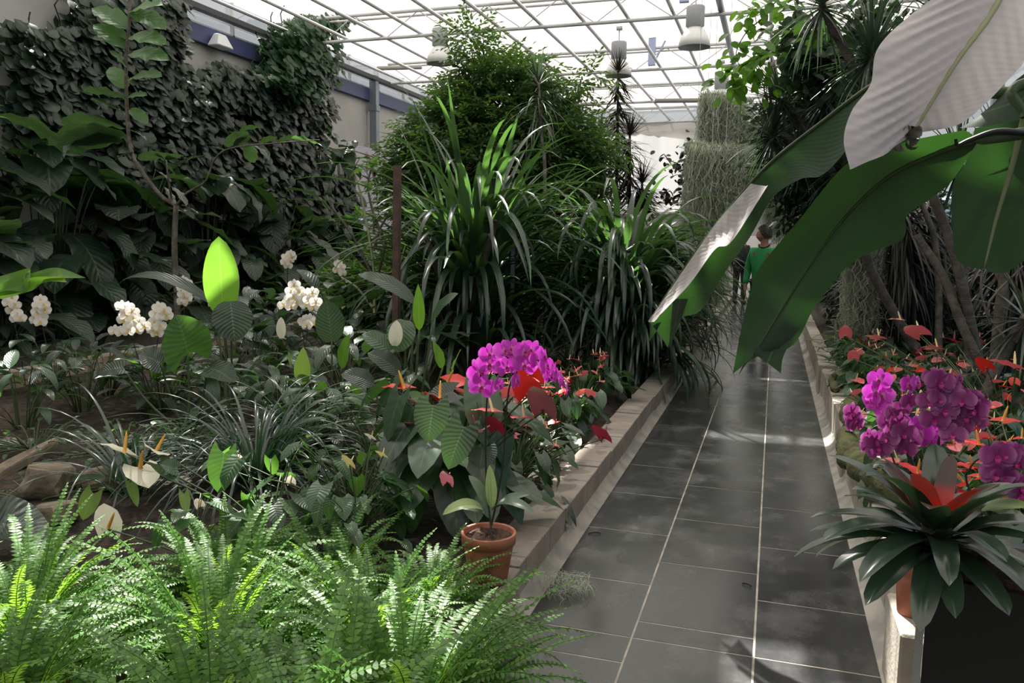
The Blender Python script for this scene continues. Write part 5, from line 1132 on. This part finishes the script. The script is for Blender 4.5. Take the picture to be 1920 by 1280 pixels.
for (px, py, y, s, kd, az, ti, ro) in ((1727, 628, 6.4, 1.8, 'coral', 2.4, .6, .5), (1850, 690, 5.6, 1.2, 'red', 2.4, .9, .3), (1905, 690, 5.6, 1.7, 'coral', 1.5, .4, .3), (1760, 655, 6.2, 1.3, 'salmon', 1.6, .2, .3), (1650, 635, 6.4, 1.3, 'salmon', 1.9, .3, .3), (1690, 600, 6.8, 1.2, 'salmon', 1.4, .1, 0), (1585, 630, 7.0, 1.3, 'coral', 3.0, 1.1, 0), (1600, 672, 6.0, 1.0, 'coral', 3.0, 1.0, 0), (1790, 640, 6.2, 1.2, 'crimson', 2.0, .4, 0)):
    spathe(o, D(px, py, y), (1.45, 5.7, .27), s, kd, az, ti, ro)
# fine-leaved light plant at the kerb
for i, (x, y, lab) in enumerate(((.78, 8.0, 'light leafy rosette plant by the right kerb beneath the banana leaf tip'), (.98, 7.1, 'light leafy rosette plant overhanging the right kerb'), (.80, 9.3, 'small leafy plant at the far part of the right kerb'))):
    paddle_plant('rosette_leaf_plant', lab, 'plant', (x, y, .26), 90, .38, .32, .19, .05, M['leaf_mid'], 330+i, 'lance', None, 0, .9, .25, .2, .02, None, 'stem', .15, 5, .003)

# mossy logs and ring root on the right kerb
def knobbly(name, label, pts, rad, mat, seed, cat='log', n=40, s=14):
    r = R_(seed); C = smooth_line(pts, n); R = np.interp(np.linspace(0, 1, n), np.linspace(0, 1, len(rad)), rad)*(1+.10*np.sin(np.arange(n)*1.1)+r.normal(0, .04, n)); R[0] *= .5; R[-1] *= .4
    b = C[0].copy(); m = MB(); v, f, uv, rr = tubes(C-b, R[None], s); v = v+r.normal(0, .05, (len(v)//s//1, 1, 3)).repeat(s, 1).reshape(-1, 3)*.06+r.normal(0, .004, v.shape); m.add(v, f, uv, rr)
    o = m.build(name, M[mat], None); o.location = b; tag(o, label, cat); return o
knobbly('mossy_log', 'long mossy log lying on the right kerb behind the bromeliad', [G(1583, 812, .36), G(1600, 855, .36), G(1655, 905, .37), G(1720, 935, .38)], [.05, .075, .065, .05], 'log', 341)
knobbly('mossy_log', 'rounded mossy log end curving on the right kerb below the ring root', [G(1600, 800, .34)+(.02, 0, 0), G(1578, 778, .36)+(.05, 0, 0), G(1590, 752, .37)+(.05, 0, 0), G(1625, 745, .37)+(.05, 0, 0)], [.05, .06, .06, .04], 'log', 342)
knobbly('ring_root', 'dark ring-shaped root lying on the right kerb', [G(1560, 730, .33)+(.03, 0, 0), G(1556, 712, .34)+(.03, 0, 0), G(1575, 700, .42)+(.03, 0, 0), G(1605, 706, .42)+(.03, 0, 0), G(1618, 722, .36), G(1600, 735, .34)], [.035, .04, .045, .045, .04, .03], 'log', 343, 'root')
knobbly('stump', 'pale knobbly stump beside the ring root', [G(1605, 745, .30), G(1612, 725, .38), G(1635, 722, .38)], [.05, .06, .05], 'rock', 344, 'stump')

# orchids on the right
q = np.array((.74, 3.75, .27))
orchid('bright magenta sunlit orchid standing at the right kerb', q, 3.9, [(1650, 712, 1.1), (1640, 735, 1.1), (1656, 742, 1.1), (1643, 757, 1.0), (1660, 768, 1.0), (1634, 748, .9), (1701, 722, 1.0, 1.0), (1716, 718, .9, 1.2), (1712, 798, 1.0), (1728, 812, 1.1), (1745, 822, 1.0), (1722, 826, .9), (1750, 806, .8)], [[(1706, 850), (1705, 780), (1695, 750), (1665, 722), (1650, 712)], [(1706, 860), (1715, 820), (1745, 808)], [(1705, 790), (1708, 745), (1712, 720)]], 'magenta', .049, facecam(q), 351, 4, None, .25)
q = np.array((.86, 3.5, .27))
orchid('large purple orchid cluster standing behind the bromeliad', q, 3.6, [(1762, 716, 1.15, .4), (1752, 708, .9), (1776, 724, .95), (1745, 752, 1.05), (1762, 748, .9), (1780, 755, 1.1), (1805, 752, 1.0), (1798, 740, .9), (1822, 765, 1.0), (1752, 787, 1.1, .1), (1786, 778, 1.15, 0), (1812, 780, 1.15, 0), (1800, 797, 1.0), (1833, 770, .95, -.6), (1772, 770, 1.0), (1787, 815, 1.0), (1820, 745, .8), (1836, 755, .8), (1830, 790, .85), (1798, 712, .6, 1.2)], [[(1762, 900), (1761, 840), (1762, 790), (1775, 740), (1790, 730)], [(1763, 860), (1775, 800), (1815, 765)]], 'purple', .050, facecam(q), 352, 4, None, .25)
q = np.array((.72, 3.55, .27))
orchid('loose purple orchid with drooping blooms left of the large purple cluster', q, 3.75, [(1703, 752, 1.0, .9), (1690, 766, 1.0, .7), (1670, 776, .9, 1.0), (1661, 792, 1.0, .8), (1684, 790, .9), (1640, 826, 1.05, .6), (1652, 838, 1.05), (1628, 818, .9, .9), (1664, 822, 1.0), (1676, 806, .9), (1645, 846, .9), (1695, 812, 1.1, .2), (1706, 824, 1.0), (1700, 842, .9), (1622, 836, .8, 1.1)], [[(1707, 900), (1706, 840), (1700, 790), (1690, 765), (1703, 752)], [(1707, 870), (1690, 800), (1640, 800), (1625, 830)]], 'purple', .048, facecam(q), 353, 4, None, .25)
q = np.array((.68, 3.9, .27))
orchid('single pink-purple orchid spray arching over the right kerb', q, 3.95, [(1596, 772, 1.0, .8), (1600, 785, 1.0, .6), (1606, 796, .9, .9), (1594, 796, .8, 1.1)], [[(1668, 840), (1650, 790), (1625, 776), (1600, 780)]], 'purple', .047, facecam(q), 354, 3, None, .22)
q = np.array((.90, 3.2, .27))
orchid('purple orchid cut by the right frame edge, lower than the large purple cluster', q, 3.3, [(1870, 855, 1.15, .1), (1886, 850, 1.0), (1898, 862, .9), (1912, 868, .9), (1868, 890, 1.1, .1), (1884, 893, .9), (1918, 912, 1.0), (1912, 925, .9), (1905, 845, .7)], [[(1818, 920), (1818, 880), (1840, 858), (1880, 862), (1895, 890)]], 'purple', .050, facecam(q), 355, 3, None, .2)

# black planter with the bromeliad
fb = D(1741, 1085, 2.12); zt = .74; x0 = fb[0]
o = thing('planter_box', 'black planter box with a pale corner edge at the right bottom of the photo', 'planter', (x0, 2.12, .30), -.20)
m = MB(); v, f = boxq(0, .85, 0, .36, 0, zt-.30); m.add(v, f); bb = m.build('box_panel', M['black_box'], o, False)
m = MB(); m.add(*boxq(-.020, -.002, -.004, .03, 0, zt-.30)); bb = m.build('edge_trim', M['pale_edge'], o, False)
m = MB(); m.add(*boxq(.02, .83, .02, .34, zt-.301, zt-.285)); m.build('potting_soil', M['potsoil'], o, False)
bc = D(1757, 985, 2.19)
o = thing('bromeliad', 'dark glossy bromeliad with a red heart in the black planter', 'bromeliad', (bc[0], bc[1], zt+.015))
r = R_(361); zc = bc[2]-(zt+.015)
def brleaf(n, el, L, W, bend, mat, nm, az=None, z=0, prof='oblong'):
    a = (np.arange(n)*2.4+r.uniform(0, 6)) if az is None else np.array(az); e = r.uniform(el[0], el[1], n); T, N = dirs(a, e)
    for i in range(n):
        m = MB(); m.add(*leaves([(.015*cos(a[i]), .015*sin(a[i]), z)], T[i], N[i], r.uniform(*L), W*r.uniform(.85, 1.1), r.uniform(*bend), prof, 12, 6, .25, 0, .015, 1.2, r)); m.build(nm, mat, o)
brleaf(17, (-.05, .35), (.26, .35), .066, (.5, 1.15), M['brom'], 'leaf', None, zc-.05)
brleaf(15, (.25, .7), (.26, .34), .066, (.7, 1.3), M['brom'], 'leaf', None, zc-.03)
brleaf(9, (.7, 1.15), (.24, .32), .075, (.4, 1.0), M['brom'], 'leaf', None, zc-.02)
brleaf(7, (.45, 1.25), (.17, .24), .055, (.3, .8), M['brom_red'], 'leaf', (3.0, 1.9, 1.2, .6, 4.2, 2.4, 5.3), zc-.01)
m = MB(); m.add(*tubes(np.array([(0, 0, -.02), (0, 0, zc)]), .035, 10)); m.build('stem', M['bark_dark'], o)
leaf_child(o, 'leaf', D(1840, 955, 2.2), D(1935, 948, 2.1), .05, M['variegated'], None, .5, 'lance', 0, .2, .02, 10, 4, 3, 'pale green striped leaf')
pp = G(1713, 1186, .31); o = thing('clay_flower_pot', 'tall terracotta pot standing on the right kerb behind the black planter', 'flower pot', (.505, 2.92, .30))
pot(o, (.505, 2.92, .30), .068, .045, .19)

# ---- bits on the floor and kerb
r = R_(371); n = 420; b = G(1060, 1100, .02); o = thing('moss_tuft', 'wiry grey tuft of dry moss lying on the tiles beside the left kerb', 'moss', b)
a = r.uniform(0, 6.28, n); rad = .11*np.sqrt(r.random(n)); P = np.stack([rad*np.cos(a), rad*np.sin(a)*1.1, r.uniform(0, .04, n)], -1); T, N = dirs(r.uniform(0, 6.28, n), r.uniform(-.2, .9, n))
m = MB(); m.add(*leaves(P, T, N, r.uniform(.04, .10, n), .0022, r.uniform(1.0, 3.0, n), 'strap', 8, 1, rng=r)); m.build('wiry_strands', M['moss'], o)
for (bb, tt, W, lab, mt) in ((((1045, 975, .2)), ((1078, 992, .1)), .03, 'narrow dark curled leaf hanging over the left kerb', 'brom'), ((1052, 928, .3), (1082, 988, .09), .035, 'long dark narrow leaf hanging down over the left kerb beside the curled one', 'brom')):
    B = XP(bb[0], bb[1], -1.0); T_ = XP(tt[0], tt[1], -.90); o = thing('fallen_leaf', lab, 'leaf', (B[0], B[1], B[2]), 0, 'dark leaves over the left kerb'); leaf_child(o, 'blade', B, T_, W, M[mt], (.6, -.6, .5), .6, 'lance', 0, .2, .05, 10, 4, 2)
for (p0_, p1_, lab) in (((1103, 1000), (1126, 999), 'short black twig on the tiles by the left kerb'), ((1392, 1093), (1409, 1099), 'short black twig on the middle row of tiles')):
    A_ = G(*p0_, .004); B_ = G(*p1_, .006); m = MB(); m.add(*tubes(curve((0, 0, 0), B_-A_, .01, 6), .0035, 5)); o = m.build('twig', M['black_cloth'], None); o.location = A_; tag(o, lab, 'twig', 'twigs on the tiles')
p = G(1660, 1277, .02); m = MB(); m.add(*leaves([(0, 0, 0)], (1, .3, .1), (0, -.2, 1), .035, .035, .8, 'petal', 5, 4, .2)); o = m.build('fallen_petal', M['purple'], None); o.location = (p[0], p[1], .055); tag(o, 'purple orchid petal fallen at the foot of the right kerb', 'petal')

# ================================================================== banana plant
bs = np.array((1.55, 2.75, .25))
ba_ = thing('banana_plant', 'banana plant at the right with huge hanging leaves over the path, one torn', 'banana plant', bs)
stem_child(ba_, 'trunk', [bs, bs+(0, 0, 1.0), bs+(.0, 0, 1.75)], .11, .07, M['leaf_mid'], 14, 14)
# A: grey waxy underside, nearest
midA = PX([(1712, 247, 2.28), (1745, 192, 2.30), (1795, 112, 2.33), (1850, 38, 2.38), (1900, -40, 2.45), (1990, -120, 2.6)])
edL = PX([(1594, 318, 2.16), (1582, 262, 2.14), (1597, 208, 2.16), (1632, 158, 2.2), (1645, 92, 2.22), (1700, 34, 2.28), (1800, -40, 2.35), (1900, -120, 2.5)])
edR = PX([(1742, 246, 2.28), (1800, 232, 2.22), (1852, 190, 2.2), (1890, 150, 2.2), (1925, 112, 2.2), (1975, 50, 2.25), (2040, -60, 2.5)])
loft(ba_, 'leaf', midA, edL, M['banana_under'], 90, 14, .10, .0050, 13, lab='pinkish-grey underside of the highest leaf', uvx=(.5, 1))
loft(ba_, 'leaf', midA, edR, M['banana_under'], 90, 12, .06, .0014, 12, uvx=(.5, 0), lab='pinkish-grey underside of the highest leaf')
stem_child(ba_, 'midrib', midA, .006, .012, M['stem_pale'], 30, 8)
# dead curl at the tip of A
knb = thing('tmp', 'x', 'x', (0, 0, 0)); bpy.data.objects.remove(knb)
r = R_(381); n = 14; c = D(1697, 252, 2.26)-bs; m = MB(); m.add(*leaves(np.tile(c, (n, 1))+r.normal(0, .008, (n, 3)), nrm(r.normal(0, 1, (n, 3))), nrm(r.normal(0, 1, (n, 3))), .04, .025, 2.2, 'oval', 5, 2, .3, rng=r)); m.build('dried_tip', M['bark'], ba_)
# B: big torn dark leaf
midB = PX([(1392, 685, 3.0), (1420, 655, 2.97), (1490, 540, 2.88), (1570, 425, 2.78), (1660, 335, 2.66), (1760, 285, 2.52), (1830, 262, 2.42)])
tB = PX([(1374, 700, 3.02), (1388, 625, 2.98), (1408, 540, 2.92), (1425, 500, 2.86), (1500, 410, 2.72), (1590, 305, 2.56), (1690, 268, 2.46), (1806, 244, 2.38)])
bB = PX([(1384, 704, 3.02), (1412, 672, 2.99), (1485, 648, 2.92), (1530, 572, 2.88), (1600, 490, 2.80), (1690, 450, 2.72), (1700, 405, 2.66), (1748, 370, 2.6), (1786, 338, 2.52), (1832, 268, 2.42)])
loft(ba_, 'leaf', midB, tB, M['banana'], 80, 14, -.10, .0014, 30, lab='large dark green leaf hanging over the path', uvx=(.5, 1))
loft(ba_, 'leaf', midB, bB, M['banana'], 80, 14, -.08, .0014, 30, lab='large dark green leaf hanging over the path', uvx=(.5, 0))
stem_child(ba_, 'midrib', midB, .002, .009, M['stem'], 40, 8)
loft(ba_, 'torn_flap', PX([(1412, 662, 2.97), (1440, 622, 2.95), (1470, 590, 2.92)]), PX([(1464, 700, 2.93), (1470, 665, 2.92), (1500, 615, 2.9)]), M['banana'], 20, 6, .05, .001, 6)
# C: leaf folded along its midrib, grey underside strip and glowing blade
midC = PX([(1216, 603, 3.75), (1300, 478, 3.6), (1372, 385, 3.45), (1445, 305, 3.3), (1540, 230, 3.12), (1635, 160, 2.95), (1720, 120, 2.8)])
gC = PX([(1240, 590, 3.68), (1318, 518, 3.5), (1352, 480, 3.42), (1400, 430, 3.33), (1428, 385, 3.28), (1440, 346, 3.24)])
loft(ba_, 'leaf', PX([(1216, 603, 3.74), (1300, 479, 3.58), (1350, 410, 3.48), (1408, 344, 3.36)]), PX([(1226, 600, 3.66), (1290, 536, 3.50), (1340, 468, 3.40), (1372, 452, 3.34), (1440, 347, 3.24)]), M['banana_under'], 60, 8, .12, .0035, 11, lab='folded-over grey underside of the left leaf', uvx=(.5, 1))
dC = PX([(1252, 652, 3.8), (1268, 600, 3.72), (1314, 582, 3.66), (1356, 515, 3.56), (1404, 448, 3.44), (1448, 372, 3.34), (1500, 336, 3.2), (1542, 328, 3.12), (1590, 275, 3.0), (1600, 225, 2.95), (1640, 180, 2.9), (1722, 135, 2.8)])
loft(ba_, 'leaf', midC, dC, M['banana'], 90, 12, .08, .0025, 34, lab='folded dark green leaf with a glowing lower edge', uvx=(.5, 1))
stem_child(ba_, 'midrib', midC, .003, .010, M['stem'], 40, 8)
for (a1, b1, c1_) in (((1222, 600, 3.78), (1216, 640, 3.8), (1240, 600, 3.76)), ((1262, 560, 3.7), (1254, 650, 3.72), (1290, 560, 3.68))):
    loft(ba_, 'torn_flap', PX([a1, ((a1[0]+b1[0])/2, (a1[1]+b1[1])/2, a1[2]), b1]), PX([c1_, ((c1_[0]+b1[0])/2+3, (c1_[1]+b1[1])/2, a1[2]), (b1[0]+2, b1[1], b1[2])]), M['banana'], 10, 5, .05)
# D: hanging leaf at the right edge
midD = PX([(1920, 222, 2.45), (1895, 320, 2.5), (1868, 410, 2.55), (1846, 500, 2.6)])
lD = PX([(1828, 240, 2.5), (1812, 300, 2.52), (1786, 350, 2.55), (1786, 430, 2.58), (1796, 488, 2.6), (1840, 506, 2.6)])
rD = PX([(2050, 230, 2.4), (2040, 340, 2.45), (1990, 430, 2.5), (1915, 492, 2.56), (1880, 512, 2.6), (1850, 508, 2.6)])
loft(ba_, 'leaf', midD, lD, M['banana'], 50, 12, -.06, .001, 20, lab='dark leaf hanging at the right frame edge', uvx=(.5, 0))
loft(ba_, 'leaf', midD, rD, M['banana'], 50, 12, -.06, .001, 20, lab='dark leaf hanging at the right frame edge', uvx=(.5, 1))
stem_child(ba_, 'midrib', midD, .009, .003, M['stem_pale'], 24, 8)
top = bs+(0, 0, 1.75)
for e in ([midA[-1]], [D(1930, 248, 2.4), midB[-1]], [D(1900, 175, 2.6), D(1820, 130, 2.75), midC[-1]], [D(1960, 150, 2.5), midD[0]]):
    stem_child(ba_, 'leaf_stalk', [top]+[V3(q) for q in e], .022, .010, M['stem'], 24, 9)
stem_child(ba_, 'leaf_stalk', [D(1930, 250, 2.38), D(1870, 246, 2.36), D(1820, 262, 2.36), D(1796, 272, 2.36), D(1792, 262, 2.35)], .009, .004, M['stem_dark'], 24, 7)
loft(ba_, 'leaf', PX([(1880, 175, 2.6), (1905, 150, 2.55), (1960, 110, 2.5)]), PX([(1800, 240, 2.6), (1880, 235, 2.55), (1960, 225, 2.5)]), M['banana'], 20, 8, .05, .001, 8)

# ================================================================== people
def person(label, loc, rz, top, legs, hairm, head_rz=0., coat=False, extras=True):
    root = thing('person', label, 'person', loc, rz); ht = 1.76
    # joints, x = right hand side of the body, -y = front
    J = {'pelvis': (0, 0, .95), 'belly': (0, -.01, 1.10), 'chest': (0, 0, 1.30), 'neck0': (0, .01, 1.47), 'neck1': (0, -.005, 1.56), 'head': (0, -.01, 1.64)}
    E = [('pelvis', 'belly'), ('belly', 'chest'), ('chest', 'neck0'), ('neck0', 'neck1'), ('neck1', 'head')]; Rr = {'pelvis': .115, 'belly': .11, 'chest': .13, 'neck0': .062, 'neck1': .058, 'head': .06}
    for s, n_ in ((-1, 'l'), (1, 'r')):
        J.update({n_+'sh': (s*.170, 0, 1.395), n_+'el': (s*.235, .02, 1.13), n_+'wr': (s*.24, -.06, .89), n_+'pa': (s*.238, -.075, .82), n_+'hip': (s*.09, 0, .90), n_+'kn': (s*.10, -.01, .50), n_+'an': (s*.10, .02, .09), n_+'to': (s*.115, -.13, .035), n_+'he': (s*.10, .05, .04)})
        Rr.update({n_+'sh': .062, n_+'el': .043, n_+'wr': .028, n_+'pa': .033, n_+'hip': .09, n_+'kn': .058, n_+'an': .04, n_+'to': .03, n_+'he': .033})
        E += [('chest', n_+'sh'), (n_+'sh', n_+'el'), (n_+'el', n_+'wr'), (n_+'wr', n_+'pa'), ('pelvis', n_+'hip'), (n_+'hip', n_+'kn'), (n_+'kn', n_+'an'), (n_+'an', n_+'to'), (n_+'an', n_+'he')]
        for k, (dx, dl) in enumerate(((-.026, .070), (-.009, .080), (.009, .076), (.025, .062))):
            a, b, c = '%sf%da' % (n_, k), '%sf%db' % (n_, k), '%sf%dc' % (n_, k)
            J[a] = (s*.238, -.08+dx, .785); J[b] = (s*.235, -.085+dx, .785-dl*.5); J[c] = (s*.225, -.085+dx*.9, .785-dl); Rr[a] = .0098; Rr[b] = .009; Rr[c] = .0075; E += [(n_+'pa', a), (a, b), (b, c)]
        J[n_+'ta'] = (s*.225, -.11, .83); J[n_+'tb'] = (s*.215, -.125, .795); Rr[n_+'ta'] = .011; Rr[n_+'tb'] = .009; E += [(n_+'wr', n_+'ta'), (n_+'ta', n_+'tb')]
    J['hem'] = (0, 0, .84); J['collarbone'] = (0, .005, 1.455); Rr['hem'] = Rr['collarbone'] = .1
    def skin(nm, names, edges, grow, mat, par, sub=2, rm=None):
        me = bpy.data.meshes.new(nm); idx = {k: i for i, k in enumerate(names)}
        me.from_pydata([J[k] for k in names], [(idx[a], idx[b]) for a, b in edges], []); o = bpy.data.objects.new(nm, me); COL.objects.link(o)
        sm_ = o.modifiers.new('skin', 'SKIN')
        for k in names:
            q = grow(k); me.skin_vertices[0].data[idx[k]].radius = (q[0], q[1]) if isinstance(q, tuple) else (q, q)
        me.skin_vertices[0].data[0].use_root = True
        ss = o.modifiers.new('sub', 'SUBSURF'); ss.levels = sub; ss.render_levels = sub
        dg = bpy.context.evaluated_depsgraph_get(); ev = o.evaluated_get(dg); new = bpy.data.meshes.new_from_object(ev); bpy.data.objects.remove(o)
        return new
    names = [k for k in J if k not in ('hem', 'collarbone')]; new = skin('body', names, E, lambda k: (Rr[k]*1.25, Rr[k]*.82) if k in ('pelvis', 'belly', 'chest') else Rr[k], None, None)
    import bmesh
    bm = bmesh.new(); bm.from_mesh(new); hb = bmesh.new(); bmesh.ops.create_uvsphere(hb, u_segments=40, v_segments=32, radius=1.0)
    c_, s_ = cos(head_rz), sin(head_rz)
    def g_(x, c, w_): return math.exp(-((x-c)/w_)**2)
    for v in hb.verts:
        x, y, z = v.co; X, Y, Z = x*.076, y*.097, z*.118
        front = max(0, -y)
        if z < -.2: X *= 1-.30*min(1, (-z-.2)/.8); Y = Y*(1-.10*(-z-.2))-.012*front
        Y -= .030*g_(x, 0, .17)*g_(z, -.14, .22)*front**2           # nose
        Y -= .008*g_(z, .14, .10)*front                             # brow
        Y += .012*(g_(x, .36, .17)+g_(x, -.36, .17))*g_(z, .0, .12)*front   # sockets
        Y -= .007*g_(x, 0, .3)*g_(z, -.48, .07)*front; Y += .004*g_(x, 0, .35)*g_(z, -.41, .03)*front
        Y -= .010*g_(x, 0, .3)*g_(z, -.78, .16)*front               # chin
        X += (.014 if x > 0 else -.014)*g_(y, .12, .13)*g_(z, -.08, .22)*(abs(x) > .8)   # ears
        Z += 1.655; Y -= .012; v.co = (c_*X-s_*Y, s_*X+c_*Y, Z)
    hm = bpy.data.meshes.new('h'); hb.to_mesh(hm); hb.free(); bm.from_mesh(hm); bm.to_mesh(new); bm.free(); new.materials.clear(); new.materials.append(M['skin'])
    body = bpy.data.objects.new('body', new); COL.objects.link(body); body.parent = root; rm = body.modifiers.new('remesh', 'REMESH'); rm.mode = 'VOXEL'; rm.voxel_size = .008; rm.use_smooth_shade = True
    for p_ in new.polygons: p_.use_smooth = True
    def cloth(nm, keys, grow, mat):
        ed = [(a, b) for a, b in E if a in keys and b in keys]+([('pelvis', 'hem'), ('chest', 'collarbone')] if 'hem' in keys else []); me = skin(nm, keys, ed, grow, mat, root); me.materials.clear(); me.materials.append(mat)
        for p_ in me.polygons: p_.use_smooth = True
        o = bpy.data.objects.new(nm, me); COL.objects.link(o); o.parent = root; return o
    tk = ['chest', 'belly', 'pelvis', 'hem', 'collarbone', 'lsh', 'lel', 'lwr', 'rsh', 'rel', 'rwr']
    cloth('coat' if coat else 'sweatshirt', tk, lambda k: (.195 if k == 'chest' else .178 if k == 'belly' else .182, .145) if k in ('pelvis', 'belly', 'chest', 'hem') else (.115, .085) if k == 'collarbone' else Rr[k]+.018, top)
    cloth('trousers', ['pelvis', 'lhip', 'lkn', 'lan', 'rhip', 'rkn', 'ran'], lambda k: (Rr[k]*1.22, Rr[k]*.95) if k == 'pelvis' else Rr[k]+.018, legs)
    for s in (-1, 1):
        m = MB(); t = np.linspace(0, 1, 9); C = np.stack([np.full(9, s*.11), .065-.235*t, .045-.008*t], -1); m.add(*tubes(C, np.array([.02, .04, .044, .042, .042, .045, .046, .040, .018]), 12)); v = m.v[0]; v[:, 2] = np.maximum(v[:, 2], .003); m.build('shoe', M['shoe'], root)
    m = MB()
    # hair cap with short curls
    r = R_(401); A = []
    for th in np.linspace(0, 1.0, 12):
        row = []
        for ph in np.linspace(0, 2*PI, 33):
            lim = 2.0-1.15*max(0, cos(ph+PI/2))**1.2 if not coat else 2.1-.9*max(0, cos(ph+PI/2)); q_ = th*lim
            x, y, z = sin(q_)*cos(ph), sin(q_)*sin(ph), cos(q_); k = 1.05+r.normal(0, .018)*(ph < 6.2); X, Y, Z = x*.082*k, y*.103*k-.008, z*.122*k+1.66
            row.append((c_*X-s_*Y, s_*X+c_*Y, Z))
        row[-1] = row[0]; A.append(row)
    m.add(*grid(A)); n = 700; j = r.integers(0, 12*33, n); P = np.array(A).reshape(-1, 3)[j]; nn = nrm(P-V3((0, 0, 1.655))); m.add(*leaves(P, nrm(nn+r.normal(0, .6, (n, 3))), nrm(r.normal(0, 1, (n, 3))), .03, .008, 2.0, 'strap', 4, 1, rng=r)); m.build('hair', hairm, root)
    # eyes, brows
    for s in (-1, 1):
        m = MB(); m.add(*lathe([(0, .012), (.006, .0105), (.011, .005), (.012, 0), (.011, -.005), (0, -.012)], 12)); v = m.v[0]; v += (s*.030, -.093, 1.665); v[:] = np.stack([c_*v[:, 0]-s_*v[:, 1], s_*v[:, 0]+c_*v[:, 1], v[:, 2]], -1); m.build('eye', M['white_print'], root)
        m = MB(); Cc = np.array([(s*.014, -.107, 1.686), (s*.03, -.108, 1.692), (s*.047, -.098, 1.687)]); Cc = np.stack([c_*Cc[:, 0]-s_*Cc[:, 1], s_*Cc[:, 0]+c_*Cc[:, 1], Cc[:, 2]], -1); m.add(*tubes(Cc, .004, 5)); m.build('eyebrow', hairm, root)
    if extras:
        m = MB(); an = np.linspace(0, 2*PI, 25); C = np.stack([.078*np.cos(an), .072*np.sin(an)-.004+.0*an, 1.500-.045*np.clip(-np.sin(an), 0, 1)], -1); m.add(*tubes(C, .013, 6)); m.build('collar', M['black_cloth'], root)
        for s, mt, nm in ((-1, 'red_print', 'chest_print'), (1, 'red_print', 'chest_print')):
            m = MB(); yy = -.150
            if s > 0:
                for a in range(2):
                    m.add(*boxq(.075+a*.036, .105+a*.036, yy-.004, yy+.02, 1.375, 1.384)); m.add(*boxq(.075+a*.036, .105+a*.036, yy-.004, yy+.02, 1.352, 1.361)); m.add(*boxq(.075+a*.036, .105+a*.036, yy-.004, yy+.02, 1.330, 1.339)); m.add(*boxq(.097+a*.036, .105+a*.036, yy-.004, yy+.02, 1.34, 1.38))
            else:
                m.add(*boxq(-.125, -.085, yy-.004, yy+.02, 1.360, 1.374)); m.add(*boxq(-.115, -.10, yy-.004, yy+.02, 1.342, 1.385))
            m.build(nm, M[mt], root, False)
    return root
person('man in a green sweatshirt with dark collar standing on the path, head turned left', (-.16, 13.0, 0), -.25, M['green_shirt'], M['navy'], M['hair'], -1.15)
p2_ = G(1392, 553, 0)
person('person in a black coat standing far along the path behind the man in green', (-.80, 21.0, 0), 2.9, M['black_cloth'], M['black_cloth'], M['hair'], 0, True, False)
o = thing('rucksack', 'black bulging rucksack on the back of the person in the black coat', 'bag', (-.80, 20.78, 1.0)); m = MB()
m.add(*lathe([(0, .48), (.10, .46), (.16, .38), (.18, .2), (.17, .05), (.10, 0), (0, 0)], 16)); m.v[0][:, 1] *= .55; m.build('bag_body', M['black_cloth'], o)
for s in (-1, 1): m = MB(); m.add(*tubes(curve((s*.11, .05, .42), (s*.12, .07, .08), 0, 6, mid=(s*.13, .14, .3)), .014, 5)); m.build('strap', M['black_cloth'], o)
# doorway clutter at the far end: red crate and white panel
o = thing('red_crate', 'low red crate at the far end of the path', 'crate', (-.35, 22.6, 0)); m = MB(); m.add(*boxq(-.25, .25, -.15, .15, .02, .22)); m.build('crate_body', M['red_print'], o, False); m = MB(); m.add(*boxq(-.27, .27, -.17, .17, .20, .24)); m.build('rim', M['black_cloth'], o, False)
o = thing('display_board', 'white board standing behind the red crate at the far end of the path', 'panel', (-.4, 23.2, 0)); m = MB(); m.add(*boxq(-.55, .55, -.02, .02, .02, 1.7)); m.build('board', M['white_print'], o, False)
for s in (-1, 1): m = MB(); m.add(*boxq(s*.5-.03, s*.5+.03, -.15, .15, 0, .03)); m.build('foot', M['post'], o, False)
